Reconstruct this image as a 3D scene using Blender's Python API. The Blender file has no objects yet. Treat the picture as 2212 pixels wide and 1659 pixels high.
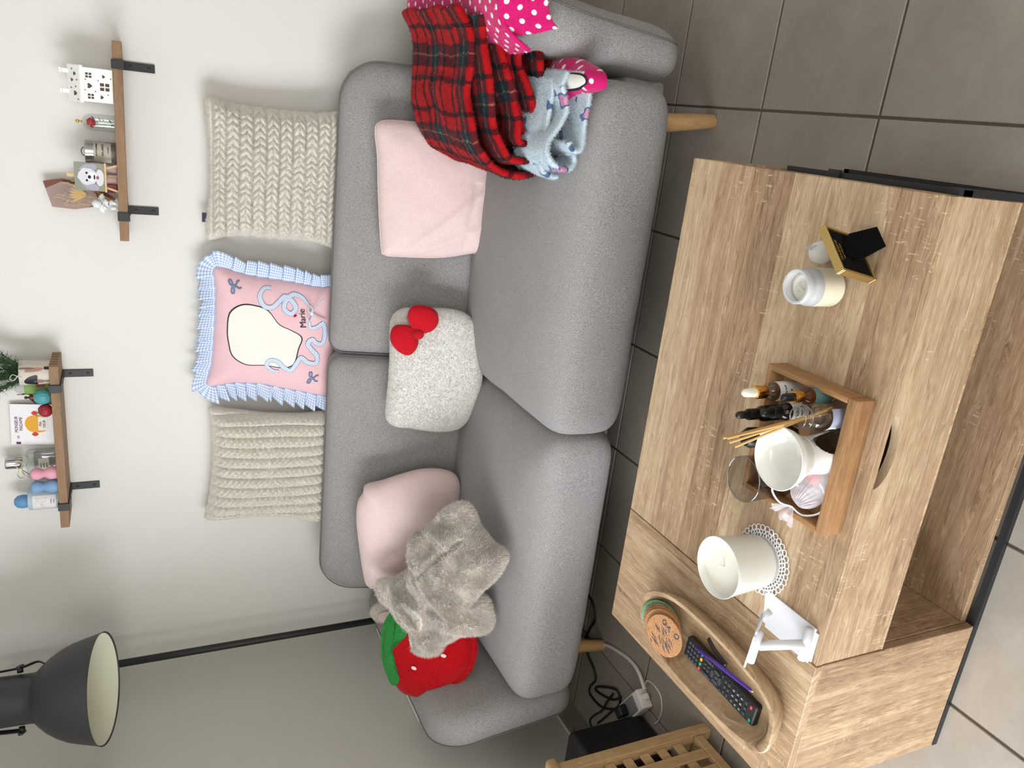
import bpy, bmesh, math, random
import numpy as np
from mathutils import Vector, Matrix, Quaternion
random.seed(7); RNG = np.random.default_rng(7)
SC = bpy.context.scene
COL = SC.collection
PI = math.pi

# ------------------------------------------------------------------ camera, world, light, exposure
cam_data = bpy.data.cameras.new('camera')
cam = bpy.data.objects.new('camera', cam_data); COL.objects.link(cam)
cam_data.sensor_width = 36.0
cam_data.lens = 1700.16 / 2212 * 36.0
cam_data.clip_start = 0.02
def camera_axes(pitch, yaw, roll):
    cy, sy, cp, sp, cr, sr = math.cos(yaw), math.sin(yaw), math.cos(pitch), math.sin(pitch), math.cos(roll), math.sin(roll)
    A = Matrix(((1, 0, 0), (0, 0, -1), (0, 1, 0)))
    Y = Matrix(((cy, 0, sy), (0, 1, 0), (-sy, 0, cy)))
    P = Matrix(((1, 0, 0), (0, cp, -sp), (0, sp, cp)))
    R = Matrix(((cr, sr, 0), (-sr, cr, 0), (0, 0, 1)))
    return R @ P @ Y @ A
_m = camera_axes(0.4474622, 0.35849542, 0.04022269)
_r, _d, _f = _m[0], _m[1], _m[2]          # upright right, down, forward
# the phone was held turned by a quarter: picture right = upright down, picture up = upright right
cam.matrix_world = Matrix(((_d[0], _r[0], -_f[0], 0), (_d[1], _r[1], -_f[1], 0), (_d[2], _r[2], -_f[2], 1.5), (0, 0, 0, 1)))
SC.camera = cam

w = bpy.data.worlds.new('world'); SC.world = w; w.use_nodes = True
w.node_tree.nodes['Background'].inputs[0].default_value = (0.80, 0.90, 1.0, 1)
w.node_tree.nodes['Background'].inputs[1].default_value = 1.0

def area(name, loc, target, sx, sy, power, col):
    l = bpy.data.lights.new(name, 'AREA'); l.shape = 'RECTANGLE'; l.size = sx; l.size_y = sy
    l.energy = power; l.color = col
    o = bpy.data.objects.new(name, l); COL.objects.link(o); o.location = loc
    o.rotation_euler = (Vector(target) - Vector(loc)).to_track_quat('-Z', 'Y').to_euler()
    return o
# daylight through the patio door in the left wall; the two lamps after it are added
area('daylight_patio_door', (-2.42, 0.02, 1.10), (0.0, 0.6, 0.75), 1.9, 2.0, 88, (0.93, 0.97, 1.0))
area('added_door_beam', (-3.05, -1.75, 1.25), (-1.0, 2.6, 1.0), .8, 1.7, 34, (0.96, 0.98, 1.0))  # added second key outside the door, for the bright patch on the back wall
area('added_room_fill', (0.3, -2.15, 1.6), (-0.3, 2.0, 1.0), 2.4, 1.3, 42, (1.0, 0.97, 0.92))  # added fill lamp inside the room behind the camera, no window there

try: SC.cycles.transparent_max_bounces = 32
except Exception: pass
SC.view_settings.view_transform = 'Standard'
SC.view_settings.look = 'None'
SC.view_settings.exposure = 0.30
SC.view_settings.gamma = 1.0
SC.view_settings.use_curve_mapping = False

# ------------------------------------------------------------------ numeric helpers
def lin(c):
    c = c / 255.0
    return c / 12.92 if c <= 0.04045 else ((c + 0.055) / 1.055) ** 2.4
def rgb(r, g, b): return (lin(r), lin(g), lin(b), 1.0)

def vnoise(P, seed=0):
    """value noise, P (n,3) -> (n,) in -1..1"""
    P = np.asarray(P, float); F = np.floor(P).astype(np.int64); f = P - F; f = f * f * (3 - 2 * f)
    def h(i, j, k):
        n = (i * 73856093) ^ (j * 19349663) ^ (k * 83492791) ^ (seed * 2654435 + 12345)
        n = (n ^ (n >> 13)) * 1274126177 & 0x7fffffff
        n = (n ^ (n >> 16)) & 0xffffff
        return n / float(0xffffff) * 2 - 1
    out = 0
    for a in (0, 1):
        for b in (0, 1):
            for c in (0, 1):
                wgt = (f[:, 0] if a else 1 - f[:, 0]) * (f[:, 1] if b else 1 - f[:, 1]) * (f[:, 2] if c else 1 - f[:, 2])
                out = out + wgt * h(F[:, 0] + a, F[:, 1] + b, F[:, 2] + c)
    return out
def fbm(P, scale=1.0, octaves=3, seed=0):
    P = np.asarray(P, float) * scale; s = 0; a = 1.0; t = 0
    for o in range(octaves):
        s = s + a * vnoise(P * (2.03 ** o) + 17.1 * o, seed + o); t += a; a *= 0.5
    return s / t

def catmull(pts, n=8, closed=False):
    pts = [np.array(p, float) for p in pts]; m = len(pts); out = []
    rng = range(m) if closed else range(m - 1)
    for i in rng:
        if closed: p0, p1, p2, p3 = pts[i - 1], pts[i], pts[(i + 1) % m], pts[(i + 2) % m]
        else: p0, p1, p2, p3 = pts[max(i - 1, 0)], pts[i], pts[i + 1], pts[min(i + 2, m - 1)]
        for k in range(n):
            t = k / n
            out.append(0.5 * ((2 * p1) + (-p0 + p2) * t + (2 * p0 - 5 * p1 + 4 * p2 - p3) * t * t + (-p0 + 3 * p1 - 3 * p2 + p3) * t ** 3))
    if not closed: out.append(pts[-1])
    return np.array(out)

# ------------------------------------------------------------------ object helpers
OFF = {}
def tag(o, label=None, cat=None, group=None, kind=None):
    if label: o['label'] = label
    if cat: o['category'] = cat
    if group: o['group'] = group
    if kind: o['kind'] = kind
    return o
def thing(name, label, cat, base, group=None):
    o = bpy.data.objects.new(name, None); COL.objects.link(o); o.empty_display_size = 0.05
    o.location = base; OFF[o.name] = Vector(base)
    return tag(o, label, cat, group)
def link_mesh(name, me, mat, parent=None, smooth=None, origin=None):
    """mesh is in world coordinates; it is shifted so that its object sits at its parent's base (or its own base)"""
    o = bpy.data.objects.new(name, me); COL.objects.link(o)
    if parent is not None:
        off = OFF[parent.name]; o.parent = parent
        me.transform(Matrix.Translation(-off)); OFF[o.name] = off
    else:
        if origin is None:
            n = len(me.vertices); co = np.empty(n * 3); me.vertices.foreach_get('co', co); co = co.reshape(-1, 3)
            origin = Vector(((co[:, 0].min() + co[:, 0].max()) / 2, (co[:, 1].min() + co[:, 1].max()) / 2, co[:, 2].min()))
        me.transform(Matrix.Translation(-Vector(origin))); o.location = origin; OFF[o.name] = Vector(origin)
    if isinstance(mat, (list, tuple)):
        for m in mat: me.materials.append(m)
    else: me.materials.append(mat)
    if smooth is not None:
        if smooth is True: me.polygons.foreach_set('use_smooth', [True] * len(me.polygons))
        elif smooth: me.polygons.foreach_set('use_smooth', [True] * len(me.polygons)); me.set_sharp_from_angle(angle=math.radians(smooth))
    me.update()
    return o
def from_bm(name, bm, mat, parent=None, smooth=None):
    bmesh.ops.recalc_face_normals(bm, faces=bm.faces)
    me = bpy.data.meshes.new(name); bm.to_mesh(me); bm.free()
    return link_mesh(name, me, mat, parent, smooth)
def from_np(name, V, Fc, mat, parent=None, smooth=True, uv=None):
    me = bpy.data.meshes.new(name); me.from_pydata([tuple(v) for v in V], [], [tuple(int(i) for i in f) for f in Fc])
    if uv is not None:
        lay = me.uv_layers.new(name='UVMap'); li = np.empty(len(me.loops), int); me.loops.foreach_get('vertex_index', li)
        lay.data.foreach_set('uv', np.asarray(uv)[li].ravel())
    return link_mesh(name, me, mat, parent, smooth)

def box(bm, lo, hi, bevel=0.0, seg=2, mtx=None):
    ret = bmesh.ops.create_cube(bm, size=1.0); vs = ret['verts']
    lo, hi = Vector(lo), Vector(hi); c = (lo + hi) / 2; s = hi - lo
    for v in vs: v.co = Vector((v.co.x * s.x, v.co.y * s.y, v.co.z * s.z)) + c
    if bevel > 0:
        es = list({e for v in vs for e in v.link_edges})
        r = bmesh.ops.bevel(bm, geom=es, offset=bevel, segments=seg, affect='EDGES', profile=0.5, clamp_overlap=True)
        vs = list({v for f in r['faces'] for v in f.verts} | {v for v in vs if v.is_valid})
    if mtx is not None:
        for v in vs: v.co = mtx @ v.co
    return vs
def boxo(name, lo, hi, mat, parent=None, bevel=0.0, seg=2, mtx=None, smooth=None):
    bm = bmesh.new(); box(bm, lo, hi, bevel, seg, mtx)
    return from_bm(name, bm, mat, parent, smooth)
def frame_mtx(loc, x, z):
    z = Vector(z).normalized(); x = Vector(x); x = (x - z * x.dot(z)).normalized(); y = z.cross(x)
    return Matrix(((x.x, y.x, z.x, loc[0]), (x.y, y.y, z.y, loc[1]), (x.z, y.z, z.z, loc[2]), (0, 0, 0, 1)))
def lathe(bm, prof, base, axis=(0, 0, 1), seg=40, skip=None, a0=0.0, a1=2 * PI):
    """prof: list of (radius, height)"""
    M = frame_mtx(base, (1, 0, 0) if abs(Vector(axis).normalized().x) < .9 else (0, 1, 0), axis)
    full = abs(a1 - a0 - 2 * PI) < 1e-6; n = seg if full else seg + 1; rings = []
    for r, h in prof:
        if r < 1e-6: rings.append([bm.verts.new(M @ Vector((0, 0, h)))])
        else: rings.append([bm.verts.new(M @ Vector((r * math.cos(a0 + (a1 - a0) * i / seg), r * math.sin(a0 + (a1 - a0) * i / seg), h))) for i in range(n)])
    for k in range(len(rings) - 1):
        A, B = rings[k], rings[k + 1]
        for i in range(seg):
            j = (i + 1) % n
            if skip and skip(k, (i + .5) / seg * 2 * PI): continue
            if len(A) == 1 and len(B) == 1: continue
            if len(A) == 1: bm.faces.new((A[0], B[i], B[j]))
            elif len(B) == 1: bm.faces.new((A[i], A[j], B[0]))
            else: bm.faces.new((A[i], A[j], B[j], B[i]))
def latheo(name, prof, base, mat, parent=None, axis=(0, 0, 1), seg=40, smooth=40, skip=None):
    bm = bmesh.new(); lathe(bm, prof, base, axis, seg, skip)
    return from_bm(name, bm, mat, parent, smooth)
def tube(bm, pts, r, seg=10, caps=True, closed=False, flat=None):
    """sweep a round (or flat: (rx, ry)) section along pts; r may be a list"""
    P = [Vector(p) for p in pts]; n = len(P); rs = r if isinstance(r, (list, tuple)) else [r] * n
    up = None; rings = []
    for i in range(n):
        if closed: t = (P[(i + 1) % n] - P[i - 1]).normalized()
        else: t = (P[min(i + 1, n - 1)] - P[max(i - 1, 0)]).normalized()
        if up is None: up = Vector((0, 0, 1)) if abs(t.z) < .9 else Vector((1, 0, 0))
        s = t.cross(up)
        if s.length < 1e-5: s = t.orthogonal()
        s.normalize(); up = s.cross(t).normalized()
        ring = []
        for k in range(seg):
            a = 2 * PI * k / seg
            if flat: d = s * math.cos(a) * flat[0] + up * math.sin(a) * flat[1]
            else: d = (s * math.cos(a) + up * math.sin(a)) * rs[i]
            ring.append(bm.verts.new(P[i] + d))
        rings.append(ring)
    for i in range(n if closed else n - 1):
        A, B = rings[i], rings[(i + 1) % n]
        for k in range(seg): bm.faces.new((A[k], A[(k + 1) % seg], B[(k + 1) % seg], B[k]))
    if caps and not closed:
        bm.faces.new(rings[0][::-1]); bm.faces.new(rings[-1])
def tubeo(name, pts, r, mat, parent=None, seg=10, smooth=True, closed=False, flat=None):
    bm = bmesh.new(); tube(bm, pts, r, seg, True, closed, flat)
    return from_bm(name, bm, mat, parent, smooth)
def prism(bm, pts, a, b):
    """extrude polygon pts (list of Vectors) by vector from a to b"""
    A = [bm.verts.new(Vector(p) + Vector(a)) for p in pts]; B = [bm.verts.new(Vector(p) + Vector(b)) for p in pts]
    bm.faces.new(A[::-1]); bm.faces.new(B); n = len(pts)
    for i in range(n): bm.faces.new((A[i], A[(i + 1) % n], B[(i + 1) % n], B[i]))
def prismo(name, pts, a, b, mat, parent=None, bevel=0, smooth=None):
    bm = bmesh.new(); prism(bm, pts, a, b)
    if bevel: bmesh.ops.bevel(bm, geom=list(bm.edges), offset=bevel, segments=2, affect='EDGES', clamp_overlap=True)
    return from_bm(name, bm, mat, parent, smooth)
def srbox(name, c, half, k, crown, mat, parent=None, n=26, noise=0.0, seed=0, smooth=True, uvs=False):
    """soft rounded block: a cube pushed to a super-ellipsoid of exponent k, crowned on top"""
    bm = bmesh.new(); bmesh.ops.create_cube(bm, size=2.0); bmesh.ops.subdivide_edges(bm, edges=list(bm.edges), cuts=n, use_grid_fill=True)
    V = np.array([v.co for v in bm.verts]); 
    V = np.sign(V) * np.abs(np.sin(V * PI / 2)) ** 1.0
    kx = 14.0; A_ = np.abs(V); L = (((A_[:, 0] ** kx + A_[:, 1] ** kx) ** (k / kx)) + A_[:, 2] ** k) ** (1 / k); U = V / L[:, None]
    W = U * np.array(half) + np.array(c)
    W[:, 2] += crown * np.clip(U[:, 2], 0, 1) * (1 - U[:, 0] ** 2) * (1 - U[:, 1] ** 2)
    if noise: W += (U / np.linalg.norm(U, axis=1)[:, None]) * (fbm(W, 7.0, 3, seed) * noise)[:, None]
    for v, p in zip(bm.verts, W): v.co = p
    return from_bm(name, bm, mat, parent, smooth)

class Blob:
    """soft flat body: star-shaped outline in a frame (o, ax, ay), domed on both sides"""
    def __init__(s, outline, o, ax, ay, hf, hb, p=2.5, q=0.5, rings=36, segs=200, noise=0.0, nscale=9.0, seed=0, smooth=6, extra=None, rmod=None, size=1.0):
        s.o = np.array(o, float); s.ax = np.array(ax, float); s.ax /= np.linalg.norm(s.ax)
        ay = np.array(ay, float); ay -= s.ax * (s.ax @ ay); s.ay = ay / np.linalg.norm(ay); s.n = np.cross(s.ax, s.ay)
        P = (catmull(outline, smooth, True) if smooth else np.array(outline, float)) * size
        s.c = (P.max(0) + P.min(0)) / 2; d = P - s.c; a = np.arctan2(d[:, 1], d[:, 0]); r = np.hypot(d[:, 0], d[:, 1])
        i = np.argsort(a); s.A = a[i]; s.R = r[i]; s.hf, s.hb, s.p, s.q = hf, hb, p, q
        s.noise, s.nscale, s.seed, s.rings, s.segs, s.extra, s.rmod = noise, nscale, seed, rings, segs, extra, rmod
    def rad(s, th):
        th = (th + PI) % (2 * PI) - PI
        r = np.interp(th, s.A, s.R, period=2 * PI)
        if s.rmod is not None: r = r * s.rmod(s.c[0] + r * np.cos(th), s.c[1] + r * np.sin(th), th)
        return r
    def height(s, x, y, side=1):
        x = np.atleast_1d(np.asarray(x, float)); y = np.atleast_1d(np.asarray(y, float))
        dx, dy = x - s.c[0], y - s.c[1]; r = np.clip(np.hypot(dx, dy) / np.maximum(s.rad(np.arctan2(dy, dx)), 1e-6), 0, 1)
        prof = np.clip(1 - r ** s.p, 0, 1) ** s.q; h = (s.hf if side > 0 else s.hb) * prof
        edge = np.clip((1 - r) * 6, 0, 1)
        if s.noise: h = h + s.noise * edge * fbm(np.stack([x, y, np.full_like(x, side * 3.3)], 1), s.nscale, 3, s.seed)
        if s.extra is not None and side > 0: h = h + s.extra(x, y) * edge
        return h
    def world(s, x, y, h): return s.o + np.outer(x, s.ax) + np.outer(y, s.ay) + np.outer(h, s.n)
    def on(s, pts, lift=0.001):
        P = np.array(pts, float); return s.world(P[:, 0], P[:, 1], s.height(P[:, 0], P[:, 1]) + lift)
    def arrays(s):
        th = np.linspace(-PI, PI, s.segs, endpoint=False); R = s.rad(th); V = []; UV = []; F = []
        ts = np.sin(np.linspace(0, PI / 2, s.rings + 1))[1:]
        n = s.segs
        for side in (1, -1):
            X = [np.array([s.c[0]])]; Y = [np.array([s.c[1]])]
            for t in (ts if side > 0 else ts[:-1]): X.append(s.c[0] + R * np.cos(th) * t); Y.append(s.c[1] + R * np.sin(th) * t)
            X = np.concatenate(X); Y = np.concatenate(Y); H = side * s.height(X, Y, side)
            V.append(s.world(X, Y, H)); UV.append(np.stack([X, Y], 1))
        nf = len(V[0]); k = s.rings
        def idx(side, ring, i):
            i %= n
            if side > 0: return 0 if ring == 0 else 1 + (ring - 1) * n + i
            if ring == k: return 1 + (k - 1) * n + i
            return nf + (0 if ring == 0 else 1 + (ring - 1) * n + i)
        for side in (1, -1):
            for r in range(k):
                for i in range(n):
                    if r == 0: f = (idx(side, 0, 0), idx(side, 1, i), idx(side, 1, i + 1))
                    else: f = (idx(side, r, i), idx(side, r + 1, i), idx(side, r + 1, i + 1), idx(side, r, i + 1))
                    F.append(f if side > 0 else f[::-1])
        return np.concatenate(V), F, np.concatenate(UV)
    def build(s, name, mat, parent=None):
        V, F, UV = s.arrays(); o = from_np(name, V, F, mat, parent, True, UV); s.V, s.F = V, F
        return o
    def rim(s, n=160, k=1.0, h=0.0, hfrac=None):
        th = np.linspace(-PI, PI, n, endpoint=False); R = s.rad(th) * k
        return s.world(s.c[0] + R * np.cos(th), s.c[1] + R * np.sin(th), np.full(n, h))
    def decal(s, name, loops, mat, parent, lift=0.0012, fill=True, smooth=4):
        """flat appliqué that follows the front surface"""
        bm = bmesh.new()
        for lp in loops:
            P = catmull(lp, smooth, True) if smooth else np.array(lp)
            c = P.mean(0); K = 5; rings = []
            for k in range(K + 1):
                t = k / K; Q = c + (P - c) * t
                if k == 0: rings.append([bm.verts.new(s.on([c], lift)[0])])
                else: rings.append([bm.verts.new(v) for v in s.on(Q, lift)])
            n = len(P)
            for k in range(K):
                A, B = rings[k], rings[k + 1]
                for i in range(n):
                    j = (i + 1) % n
                    bm.faces.new((A[0], B[i], B[j]) if k == 0 else (A[i], B[i], B[j], A[j]))
        return from_bm(name, bm, mat, parent, True)
    def ribbon(s, name, path, width, mat, parent, lift=0.0016, smooth=8):
        P = catmull(path, smooth); d = np.gradient(P, axis=0); d /= np.linalg.norm(d, axis=1)[:, None]; nrm = np.stack([-d[:, 1], d[:, 0]], 1)
        wv = np.array(width if hasattr(width, '__len__') else [width] * len(P)); wv = np.interp(np.linspace(0, 1, len(P)), np.linspace(0, 1, len(wv)), wv)
        A = s.on(P + nrm * wv[:, None] / 2, lift); B = s.on(P, lift + .0004); C = s.on(P - nrm * wv[:, None] / 2, lift)
        m = len(P); L = np.concatenate([[0], np.cumsum(np.linalg.norm(np.diff(P, axis=0), axis=1))])
        F = []; 
        for i in range(m - 1): F += [(i, i + 1, m + i + 1, m + i), (m + i, m + i + 1, 2 * m + i + 1, 2 * m + i)]
        uv = np.concatenate([np.stack([L, wv / 2], 1), np.stack([L, 0 * L], 1), np.stack([L, -wv / 2], 1)])
        return from_np(name, np.concatenate([A, B, C]), F, mat, parent, True, uv)

def fuzz(name, V, F, mat, parent, count, length, width, lean=(0, 0, -1), curl=0.6, seed=0, keep=None, clump=14.0, vuv=None):
    """short pile: one thin triangle per tuft, joined in a single part"""
    rng = np.random.default_rng(seed); V = np.asarray(V); T = []
    for f in F:
        T.append((f[0], f[1], f[2]))
        if len(f) == 4: T.append((f[0], f[2], f[3]))
    T = np.array(T); a, b, c = V[T[:, 0]], V[T[:, 1]], V[T[:, 2]]; N = np.cross(b - a, c - a); ar = np.linalg.norm(N, axis=1); N = N / np.maximum(ar, 1e-12)[:, None]
    if keep is not None:
        k = keep((a + b + c) / 3, N); T, a, b, c, N, ar = T[k], a[k], b[k], c[k], N[k], ar[k]
    i = rng.choice(len(T), count, p=ar / ar.sum()); u = rng.random(count); v = rng.random(count); sw = u + v > 1; u[sw] = 1 - u[sw]; v[sw] = 1 - v[sw]
    P = a[i] + (b[i] - a[i]) * u[:, None] + (c[i] - a[i]) * v[:, None]; n = N[i]
    fl = np.stack([fbm(P, clump, 2, seed + 5), fbm(P, clump, 2, seed + 6), fbm(P, clump, 2, seed + 7)], 1)
    d = n + np.array(lean) * curl + fl * curl * 1.6 + rng.normal(0, .25, (count, 3)); d /= np.linalg.norm(d, axis=1)[:, None]
    d = np.where((np.einsum('ij,ij->i', d, n) < .12)[:, None], d + n * .4, d)
    s = np.cross(d, rng.normal(0, 1, (count, 3))); s /= np.linalg.norm(s, axis=1)[:, None]
    ln = (length * rng.uniform(.6, 1.2, count))[:, None]
    P0 = P - n * .0008
    W = np.empty((count * 3, 3)); W[0::3] = P0 - s * width / 2; W[1::3] = P0 + s * width / 2; W[2::3] = P0 + d * ln
    me = bpy.data.meshes.new(name); me.vertices.add(count * 3); me.vertices.foreach_set('co', W.ravel())
    me.loops.add(count * 3); me.loops.foreach_set('vertex_index', np.arange(count * 3)); me.polygons.add(count)
    me.polygons.foreach_set('loop_start', np.arange(0, count * 3, 3))
    if vuv is not None:
        A, Bq, Cq = vuv[T[i, 0]], vuv[T[i, 1]], vuv[T[i, 2]]; q = A + (Bq - A) * u[:, None] + (Cq - A) * v[:, None]
        me.uv_layers.new(name='UVMap').data.foreach_set('uv', np.repeat(q, 3, axis=0).ravel())
    me.update(calc_edges=True)
    o = link_mesh(name, me, mat, parent, None); o['kind'] = 'stuff'
    return o

def text_mesh(body, size, extrude=0.0004):
    cu = bpy.data.curves.new('lettering', 'FONT'); cu.body = body; cu.size = size; cu.extrude = extrude; cu.align_x = 'CENTER'; cu.align_y = 'CENTER'; cu.resolution_u = 3
    o = bpy.data.objects.new('lettering', cu); COL.objects.link(o)
    dg = bpy.context.evaluated_depsgraph_get(); me = bpy.data.meshes.new_from_object(o.evaluated_get(dg)); 
    bpy.data.objects.remove(o); bpy.data.curves.remove(cu); me.materials.clear()
    return me
def lettering(body, size, mtx, mat, parent, bend=None, squeeze=1.0, name='lettering'):
    me = text_mesh(body, size)
    for v in me.vertices:
        x, y, z = v.co.x * squeeze, v.co.y, v.co.z
        v.co = bend(x, y, z) if bend else mtx @ Vector((x, y, z))
    return link_mesh(name, me, mat, parent)

# ------------------------------------------------------------------ materials
class Mat:
    def __init__(s, name, base=(.5, .5, .5, 1), rough=.6, metal=0.0, spec=.5):
        s.m = bpy.data.materials.new(name); s.m.use_nodes = True; s.t = s.m.node_tree; s.b = s.t.nodes['Principled BSDF']
        s.b.inputs['Base Color'].default_value = base; s.b.inputs['Roughness'].default_value = rough
        s.b.inputs['Metallic'].default_value = metal; s.b.inputs['Specular IOR Level'].default_value = spec
    def n(s, kind, **kw):
        x = s.t.nodes.new(kind)
        for k, v in kw.items(): setattr(x, k, v)
        return x
    def l(s, a, b): s.t.links.new(a, b)
    def put(s, sock, v):
        if hasattr(v, 'is_linked') or hasattr(v, 'links'): s.l(v, sock)
        else: sock.default_value = v
    def coord(s, kind='Object', scale=(1, 1, 1), loc=(0, 0, 0), rot=(0, 0, 0)):
        c = s.n('ShaderNodeTexCoord').outputs[kind]; mp = s.n('ShaderNodeMapping'); s.l(c, mp.inputs['Vector'])
        mp.inputs['Scale'].default_value = scale; mp.inputs['Location'].default_value = loc; mp.inputs['Rotation'].default_value = rot
        return mp.outputs[0]
    def noise(s, vec, scale, detail=3, rough=.5, dist=0.0):
        x = s.n('ShaderNodeTexNoise'); s.l(vec, x.inputs['Vector']); x.inputs['Scale'].default_value = scale
        x.inputs['Detail'].default_value = detail; x.inputs['Roughness'].default_value = rough; x.inputs['Distortion'].default_value = dist
        return x.outputs['Fac']
    def ramp(s, fac, stops, interp='LINEAR'):
        x = s.n('ShaderNodeValToRGB'); s.l(fac, x.inputs[0]); e = x.color_ramp; e.interpolation = interp
        while len(e.elements) > 1: e.elements.remove(e.elements[-1])
        e.elements[0].position = stops[0][0]; e.elements[0].color = stops[0][1]
        for p, c in stops[1:]: q = e.elements.new(p); q.color = c
        return x.outputs[0]
    def math(s, op, a, b=0.0, c=0.0):
        x = s.n('ShaderNodeMath', operation=op); s.put(x.inputs[0], a); s.put(x.inputs[1], b); s.put(x.inputs[2], c); return x.outputs[0]
    def mix(s, fac, a, b, mode='MIX'):
        x = s.n('ShaderNodeMix', data_type='RGBA', blend_type=mode); s.put(x.inputs[0], fac); s.put(x.inputs[6], a); s.put(x.inputs[7], b); return x.outputs[2]
    def sep(s, v):
        x = s.n('ShaderNodeSeparateXYZ'); s.l(v, x.inputs[0]); return x.outputs
    def comb(s, x, y, z=0.0):
        c = s.n('ShaderNodeCombineXYZ'); s.put(c.inputs[0], x); s.put(c.inputs[1], y); s.put(c.inputs[2], z); return c.outputs[0]
    def bump(s, h, strength=.3, dist=.001):
        x = s.n('ShaderNodeBump'); s.l(h, x.inputs['Height']); x.inputs['Strength'].default_value = strength; x.inputs['Distance'].default_value = dist
        s.l(x.outputs[0], s.b.inputs['Normal']); return s
    def base(s, c): s.put(s.b.inputs['Base Color'], c); return s
    def sheen(s, v, rough=.5): s.b.inputs['Sheen Weight'].default_value = v; s.b.inputs['Sheen Roughness'].default_value = rough; return s
G = lambda v: (v, v, v, 1)

def fabric(name, lo, hi, scale=450, streak=(1, 1, 1), bump=.35, sheen=.15, rough=.95, big=.12):
    M = Mat(name, rough=rough, spec=.15); c = M.coord('Object', streak)
    f = M.noise(c, scale, 3, .65); g = M.noise(M.coord('Object'), 9, 2, .5)
    col = M.ramp(f, [(.32, lo), (.68, hi)]); col = M.mix(M.math('MULTIPLY', g, big), col, G(.02), 'MIX')
    M.base(col).bump(f, bump, .0012).sheen(sheen); return M.m
def plush(name, lo, hi, scale=220, bump=.5, sheen=.4, rough=1.0):
    M = Mat(name, rough=rough, spec=.1); c = M.coord('Object'); f = M.noise(c, scale, 4, .7, .6)
    M.base(M.ramp(f, [(.3, lo), (.7, hi)])).bump(f, bump, .003).sheen(sheen, .4); return M.m
def thin_glass(name, tint, body=.0):
    M = Mat(name); t = M.t; tr = M.n('ShaderNodeBsdfTransparent'); tr.inputs[0].default_value = tint; gl = M.n('ShaderNodeBsdfGlossy'); gl.inputs['Roughness'].default_value = .03
    lw = M.n('ShaderNodeLayerWeight'); lw.inputs[0].default_value = .5; fz = M.math('MULTIPLY', M.math('POWER', lw.outputs['Facing'], 3.0), .55); mx = M.n('ShaderNodeMixShader'); M.l(M.math('MAXIMUM', fz, body), mx.inputs[0]); M.l(tr.outputs[0], mx.inputs[1]); M.l(gl.outputs[0], mx.inputs[2])
    M.l(mx.outputs[0], t.nodes['Material Output'].inputs['Surface']); return M.m
def plain(name, c, rough=.5, metal=0.0, bump=0.0, scale=300, spec=.5, vary=.0):
    M = Mat(name, c, rough, metal, spec)
    if vary or bump:
        f = M.noise(M.coord('Object'), scale, 3, .6)
        if vary: M.base(M.mix(M.math('MULTIPLY', f, vary * 2), c, tuple(x * .6 for x in c[:3]) + (1,)))
        if bump: M.bump(f, bump, .001)
    return M.m

def wood(name, dark, mid, light, axis='X', fine=1.0, planks=.12, rough=.5, marks=.5, bump=.25, contrast=1.0):
    """axis: the direction of the grain"""
    M = Mat(name, rough=rough, spec=.3); P = M.n('ShaderNodeTexCoord').outputs['Object']; X = M.sep(P)
    order = {'X': (0, 1, 2), 'Y': (1, 0, 2), 'Z': (2, 0, 1)}[axis]; a, b, c = X[order[0]], X[order[1]], X[order[2]]
    bc = M.math('ADD', b, M.math('MULTIPLY', c, .93))
    # planks: bands across the grain, each with its own tone and its own piece of grain
    id_ = M.math('FLOOR', M.math('DIVIDE', bc, planks)); wn = M.n('ShaderNodeTexWhiteNoise', noise_dimensions='1D'); M.l(id_, wn.inputs['W']); pl = wn.outputs['Value']
    a2 = M.math('ADD', a, M.math('MULTIPLY', pl, 7.3))
    v1 = M.comb(M.math('MULTIPLY', a2, 1.0), M.math('MULTIPLY', bc, 14.0), pl)
    warp = M.noise(v1, 2.2, 3, .55, 1.2)
    v2 = M.comb(M.math('MULTIPLY', a2, 6.5), M.math('ADD', M.math('MULTIPLY', bc, 210.0 * fine), M.math('MULTIPLY', warp, 14.0)), pl)
    streak = M.noise(v2, 1.0, 4, .65, .4)
    v3 = M.comb(M.math('MULTIPLY', a2, 30.0), M.math('ADD', M.math('MULTIPLY', bc, 560.0 * fine), M.math('MULTIPLY', warp, 30.0)), 0.0)
    pores = M.noise(v3, 1.0, 2, .6)
    f = M.math('ADD', M.math('MULTIPLY', streak, .46), M.math('ADD', M.math('MULTIPLY', warp, .24), M.math('MULTIPLY', pores, .30)))
    f = M.math('ADD', M.math('MULTIPLY', M.math('SUBTRACT', f, .5), 1.5 * contrast), M.math('ADD', .5, M.math('MULTIPLY', M.math('SUBTRACT', pl, .5), .22)))
    col = M.ramp(f, [(.18, dark), (.48, mid), (.82, light)])
    if marks:   # pale saw marks across the grain
        v4 = M.comb(M.math('MULTIPLY', a, 260.0), M.math('MULTIPLY', bc, 42.0), 1.7)
        sm = M.math('MULTIPLY', M.math('GREATER_THAN', M.noise(v4, 1.0, 3, .7), .63), M.math('GREATER_THAN', M.noise(M.comb(M.math('MULTIPLY', a, 7.0), M.math('MULTIPLY', bc, 9.0), 4.0), 1.0, 2, .5), .56))
        col = M.mix(M.math('MULTIPLY', sm, marks), col, light)
    M.base(col).bump(M.math('ADD', streak, M.math('MULTIPLY', pores, .6)), bump, .0012)
    return M.m

def glass(name, tint=(1, 1, 1, 1), rough=.02, trans=1.0, ior=1.45):
    M = Mat(name, tint, rough); M.b.inputs['Transmission Weight'].default_value = trans; M.b.inputs['IOR'].default_value = ior; return M.m

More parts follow.
